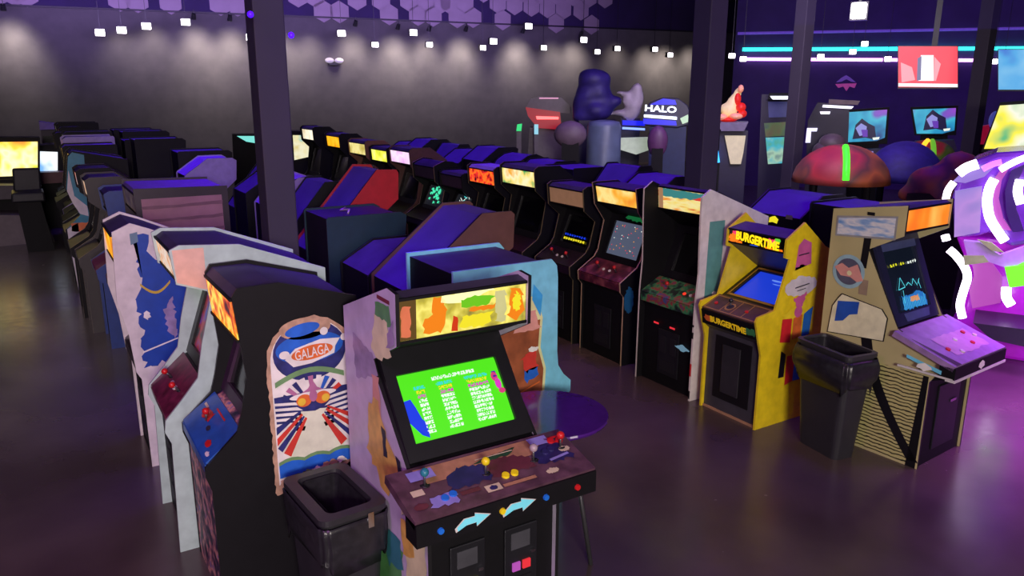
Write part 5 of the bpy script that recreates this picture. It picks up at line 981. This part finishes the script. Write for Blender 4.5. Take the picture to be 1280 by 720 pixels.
for px, py in ((313, 18), (364, 44)):
    q = at_dist(px, py, 5.9 if px < 320 else 6.0); T = thing('indicator_lamp', f'small blue lamp on the {"left" if px < 330 else "right"} face of the left pillar', 'lamp', q); mb = MB(); mb.ball((0, 0, 0), .022, em('deep_blue_lamp', (60, 10, 255), 3)); mb.build('bulb', T, True)
q = on_line(417, 77, WA, WB)+wn*.1; T = thing('emergency_light', 'twin-headed emergency light on the far wall', 'lamp', q, math.atan2(wn.y, wn.x)+R(90))
mb = MB(); mb.box((-.18, -.05, -.12), (.12, .08, -.02), blackp); mb.build('box', T)
for s in (-1, 1): mb = MB(); mb.ball((.16*s, -.06, .03), .15, mat('pale_lamp_head', (210, 200, 215), .4, emit=(200, 190, 210), es=.4), 12, 8, (1, .8, .6)); mb.build('lamp_head', T, True)
# track heads and wall wash
def spot(p, target, e, col, size=70, blend=.8, rad=.15):
    l = bpy.data.lights.new('wash', 'SPOT'); l.energy = e; l.color = col; l.spot_size = R(size); l.spot_blend = blend; l.shadow_soft_size = rad
    o = bpy.data.objects.new('wash_light', l); COL.objects.link(o); o.location = p; o.rotation_euler = (Vector(target)-Vector(p)).to_track_quat('-Z', 'Y').to_euler(); return o
TR = [(12, 20, 1.1), (150, 34, .3), (190, 30, .5), (243, 30, 1.2), (287, 32, 1.1), (350, 38, .7), (385, 40, .5), (440, 38, .9), (492, 42, 1.2), (530, 44, .9), (575, 44, 1.2), (645, 46, 1.2), (690, 50, .4), (716, 50, 1.0), (770, 52, .3), (808, 56, .6), (830, 56, .8), (862, 56, .6)]
for i, (x, y, k) in enumerate(TR):
    p = on_line(x, y, WA, WB); a = p+wn*.75; spot(a+Vector((0, 0, .05)), p-Vector((0, 0, 1.1)), 300*k, (1, .87, .72), 80, 1, .3)
    if k > .8:
        q = a+Vector((0, 0, .25)); T = thing('track_head', f'small dark track light head, {od[i]} along the rail of the far wall', 'lamp', q, 0, 'dark track light heads')
        mb = MB(); mb.tube([(0, 0, 0), (0, .1, -.14)], [.06, .08], blackp, 12); mb.build('can', T); mb = MB(); mb.box((-.01, -.01, 0), (.01, .01, .12), blackp); mb.build('stem', T)
# hexagonal tiles, upper far wall
hexm = mat('pale_hex_tile', (150, 132, 150), .7, vary=.08, scale=2)
def hextile(px, pyb, i):
    p = on_line(px, pyb-12, WA, WB)+wn*.04; mb = MB(); r_ = .36
    P = [(r_*math.sin(R(60*k)), r_*math.cos(R(60*k))) for k in range(6)]
    mb.add([(x, 0, z) for x, z in P]+[(x, .04, z) for x, z in P], [tuple(range(6)), tuple(range(11, 5, -1))]+[(k, 6+k, 6+(k+1) % 6, (k+1) % 6) for k in range(6)], hexm)
    o = mb.build('wall_tile', bevel=.01); o.location = p; o.rotation_euler = (0, 0, math.atan2(wn.y, wn.x)+R(90)); tag(o, i, 'wall tile', 'hexagonal wall tiles')
def ordinal(i):
    ones = 'first second third fourth fifth sixth seventh eighth ninth'.split(); n = i+1
    if n <= 20: return (ords+['seventeenth', 'eighteenth', 'nineteenth', 'twentieth'])[n-1]
    t = {2: 'twent', 3: 'thirt', 4: 'fort'}[n//10]
    return t+'ieth' if n % 10 == 0 else t+'y-'+ones[n % 10-1]
HX = [(-3, 3), (18, 4), (32, 5), (149, 11), (171, 13), (213, 15), (275, 17), (296, 18), (372, 7), (393, 7), (404, 26), (424, 27), (446, 11), (476, 12), (486, 30), (522, 31), (541, 32), (511, 13), (532, 14), (552, 15), (571, 34), (561, 16), (581, 16), (591, 34), (604, 2), (622, 16), (643, 18), (633, 0), (654, 2), (628, 37), (664, 20), (684, 22), (674, 4), (695, 41), (704, 24), (695, 5), (726, 25), (716, 7), (739, 43), (736, 9), (756, 10)]
for i, (x, y) in enumerate(sorted(HX)): hextile(x, y, f'pale hexagonal wall tile high on the far wall, {ordinal(i)} from the left')

# ================================================================== LIGHT
def area(p, rot_, e, col, sx, sy, spread=180):
    l = bpy.data.lights.new('area', 'AREA'); l.shape = 'RECTANGLE'; l.size = sx; l.size_y = sy; l.energy = e; l.color = col; l.spread = R(spread)
    o = bpy.data.objects.new('area_light', l); COL.objects.link(o); o.location = p; o.rotation_euler = rot_; return o
UVc = (.12, .0, 1.0)
area((1.9, 13, 4.6), (0, 0, 0), 165, UVc, 1.2, 16, 60)
area((1.9, 5.6, 4.0), (0, 0, 0), 18, UVc, .8, 3, 50)
area((6.1, 11, 4.6), (0, 0, 0), 165, UVc, 1.6, 16, 60)
area((9, 8, 5), (0, 0, 0), 110, (.25, .03, 1.0), 6, 8, 120)
def aimed(p, t, e, col, sx, sy, spread=180):
    l = area(p, (0, 0, 0), e, col, sx, sy, spread); l.rotation_euler = (Vector(t)-Vector(p)).to_track_quat('-Z', 'Y').to_euler(); return l
aimed((-1.2, -5.0, 3.5), (3.2, 4.2, .9), 600, (1, .89, .82), 2.0, 1.2)
aimed((3.5, -4.0, 3.8), (3.2, 4.5, .8), 70, (1, .86, .80), 2.0, 1.2)
aimed((-1.6, 1.5, 4.4), (-1.8, 4, 0), 110, (.85, .28, .95), 1.5, 1.5)
area((-3.0, 11, 4.8), (0, 0, 0), 190, (.85, .9, .9), 2, 8, 90)
area((3.9, 7, 4.6), (0, 0, 0), 16, (1, .5, .45), .8, 6, 60)
area((7.6, 2.2, 2.7), (0, 0, 0), 190, (.66, .14, 1), 1.6, 3, 100)
aimed((6, 20, 4.2), (8, 26, 4.6), 150, (.62, .52, .85), 16, 1.0)  # added wide fill that lifts the far wall, no visible fixture
aimed((7, 22.5, 4.8), (8, 26, 6.2), 330, (.50, .33, 1), 18, .6, 120)  # added violet fill that brings out the upper wall tiles
area((8.6, .8, 2.6), (0, 0, 0), 150, (.62, .12, 1), 2, 2, 110)
aimed((17.5, 8.5, 3.2), (23, 13, 3.4), 240, (.34, .12, 1), 10, 1.0)
aimed((14, 9, 3.8), (14, 9, 6.3), 160, (.18, .05, 1), 12, 8)  # added indigo uplight that tints the right-hand ceiling
aimed((8, 6.5, 4.6), (13, 13, 1.6), 90, (.85, .72, 1), 2, 2, 110)  # added fill that brightens the far sculptures and machines
W = bpy.data.worlds.new('world'); SC.world = W; W.use_nodes = True; W.node_tree.nodes['Background'].inputs[0].default_value = (.09, .05, .26, 1); W.node_tree.nodes['Background'].inputs[1].default_value = .2
SC.view_settings.view_transform = 'Standard'; SC.view_settings.look = 'None'; SC.view_settings.exposure = 0
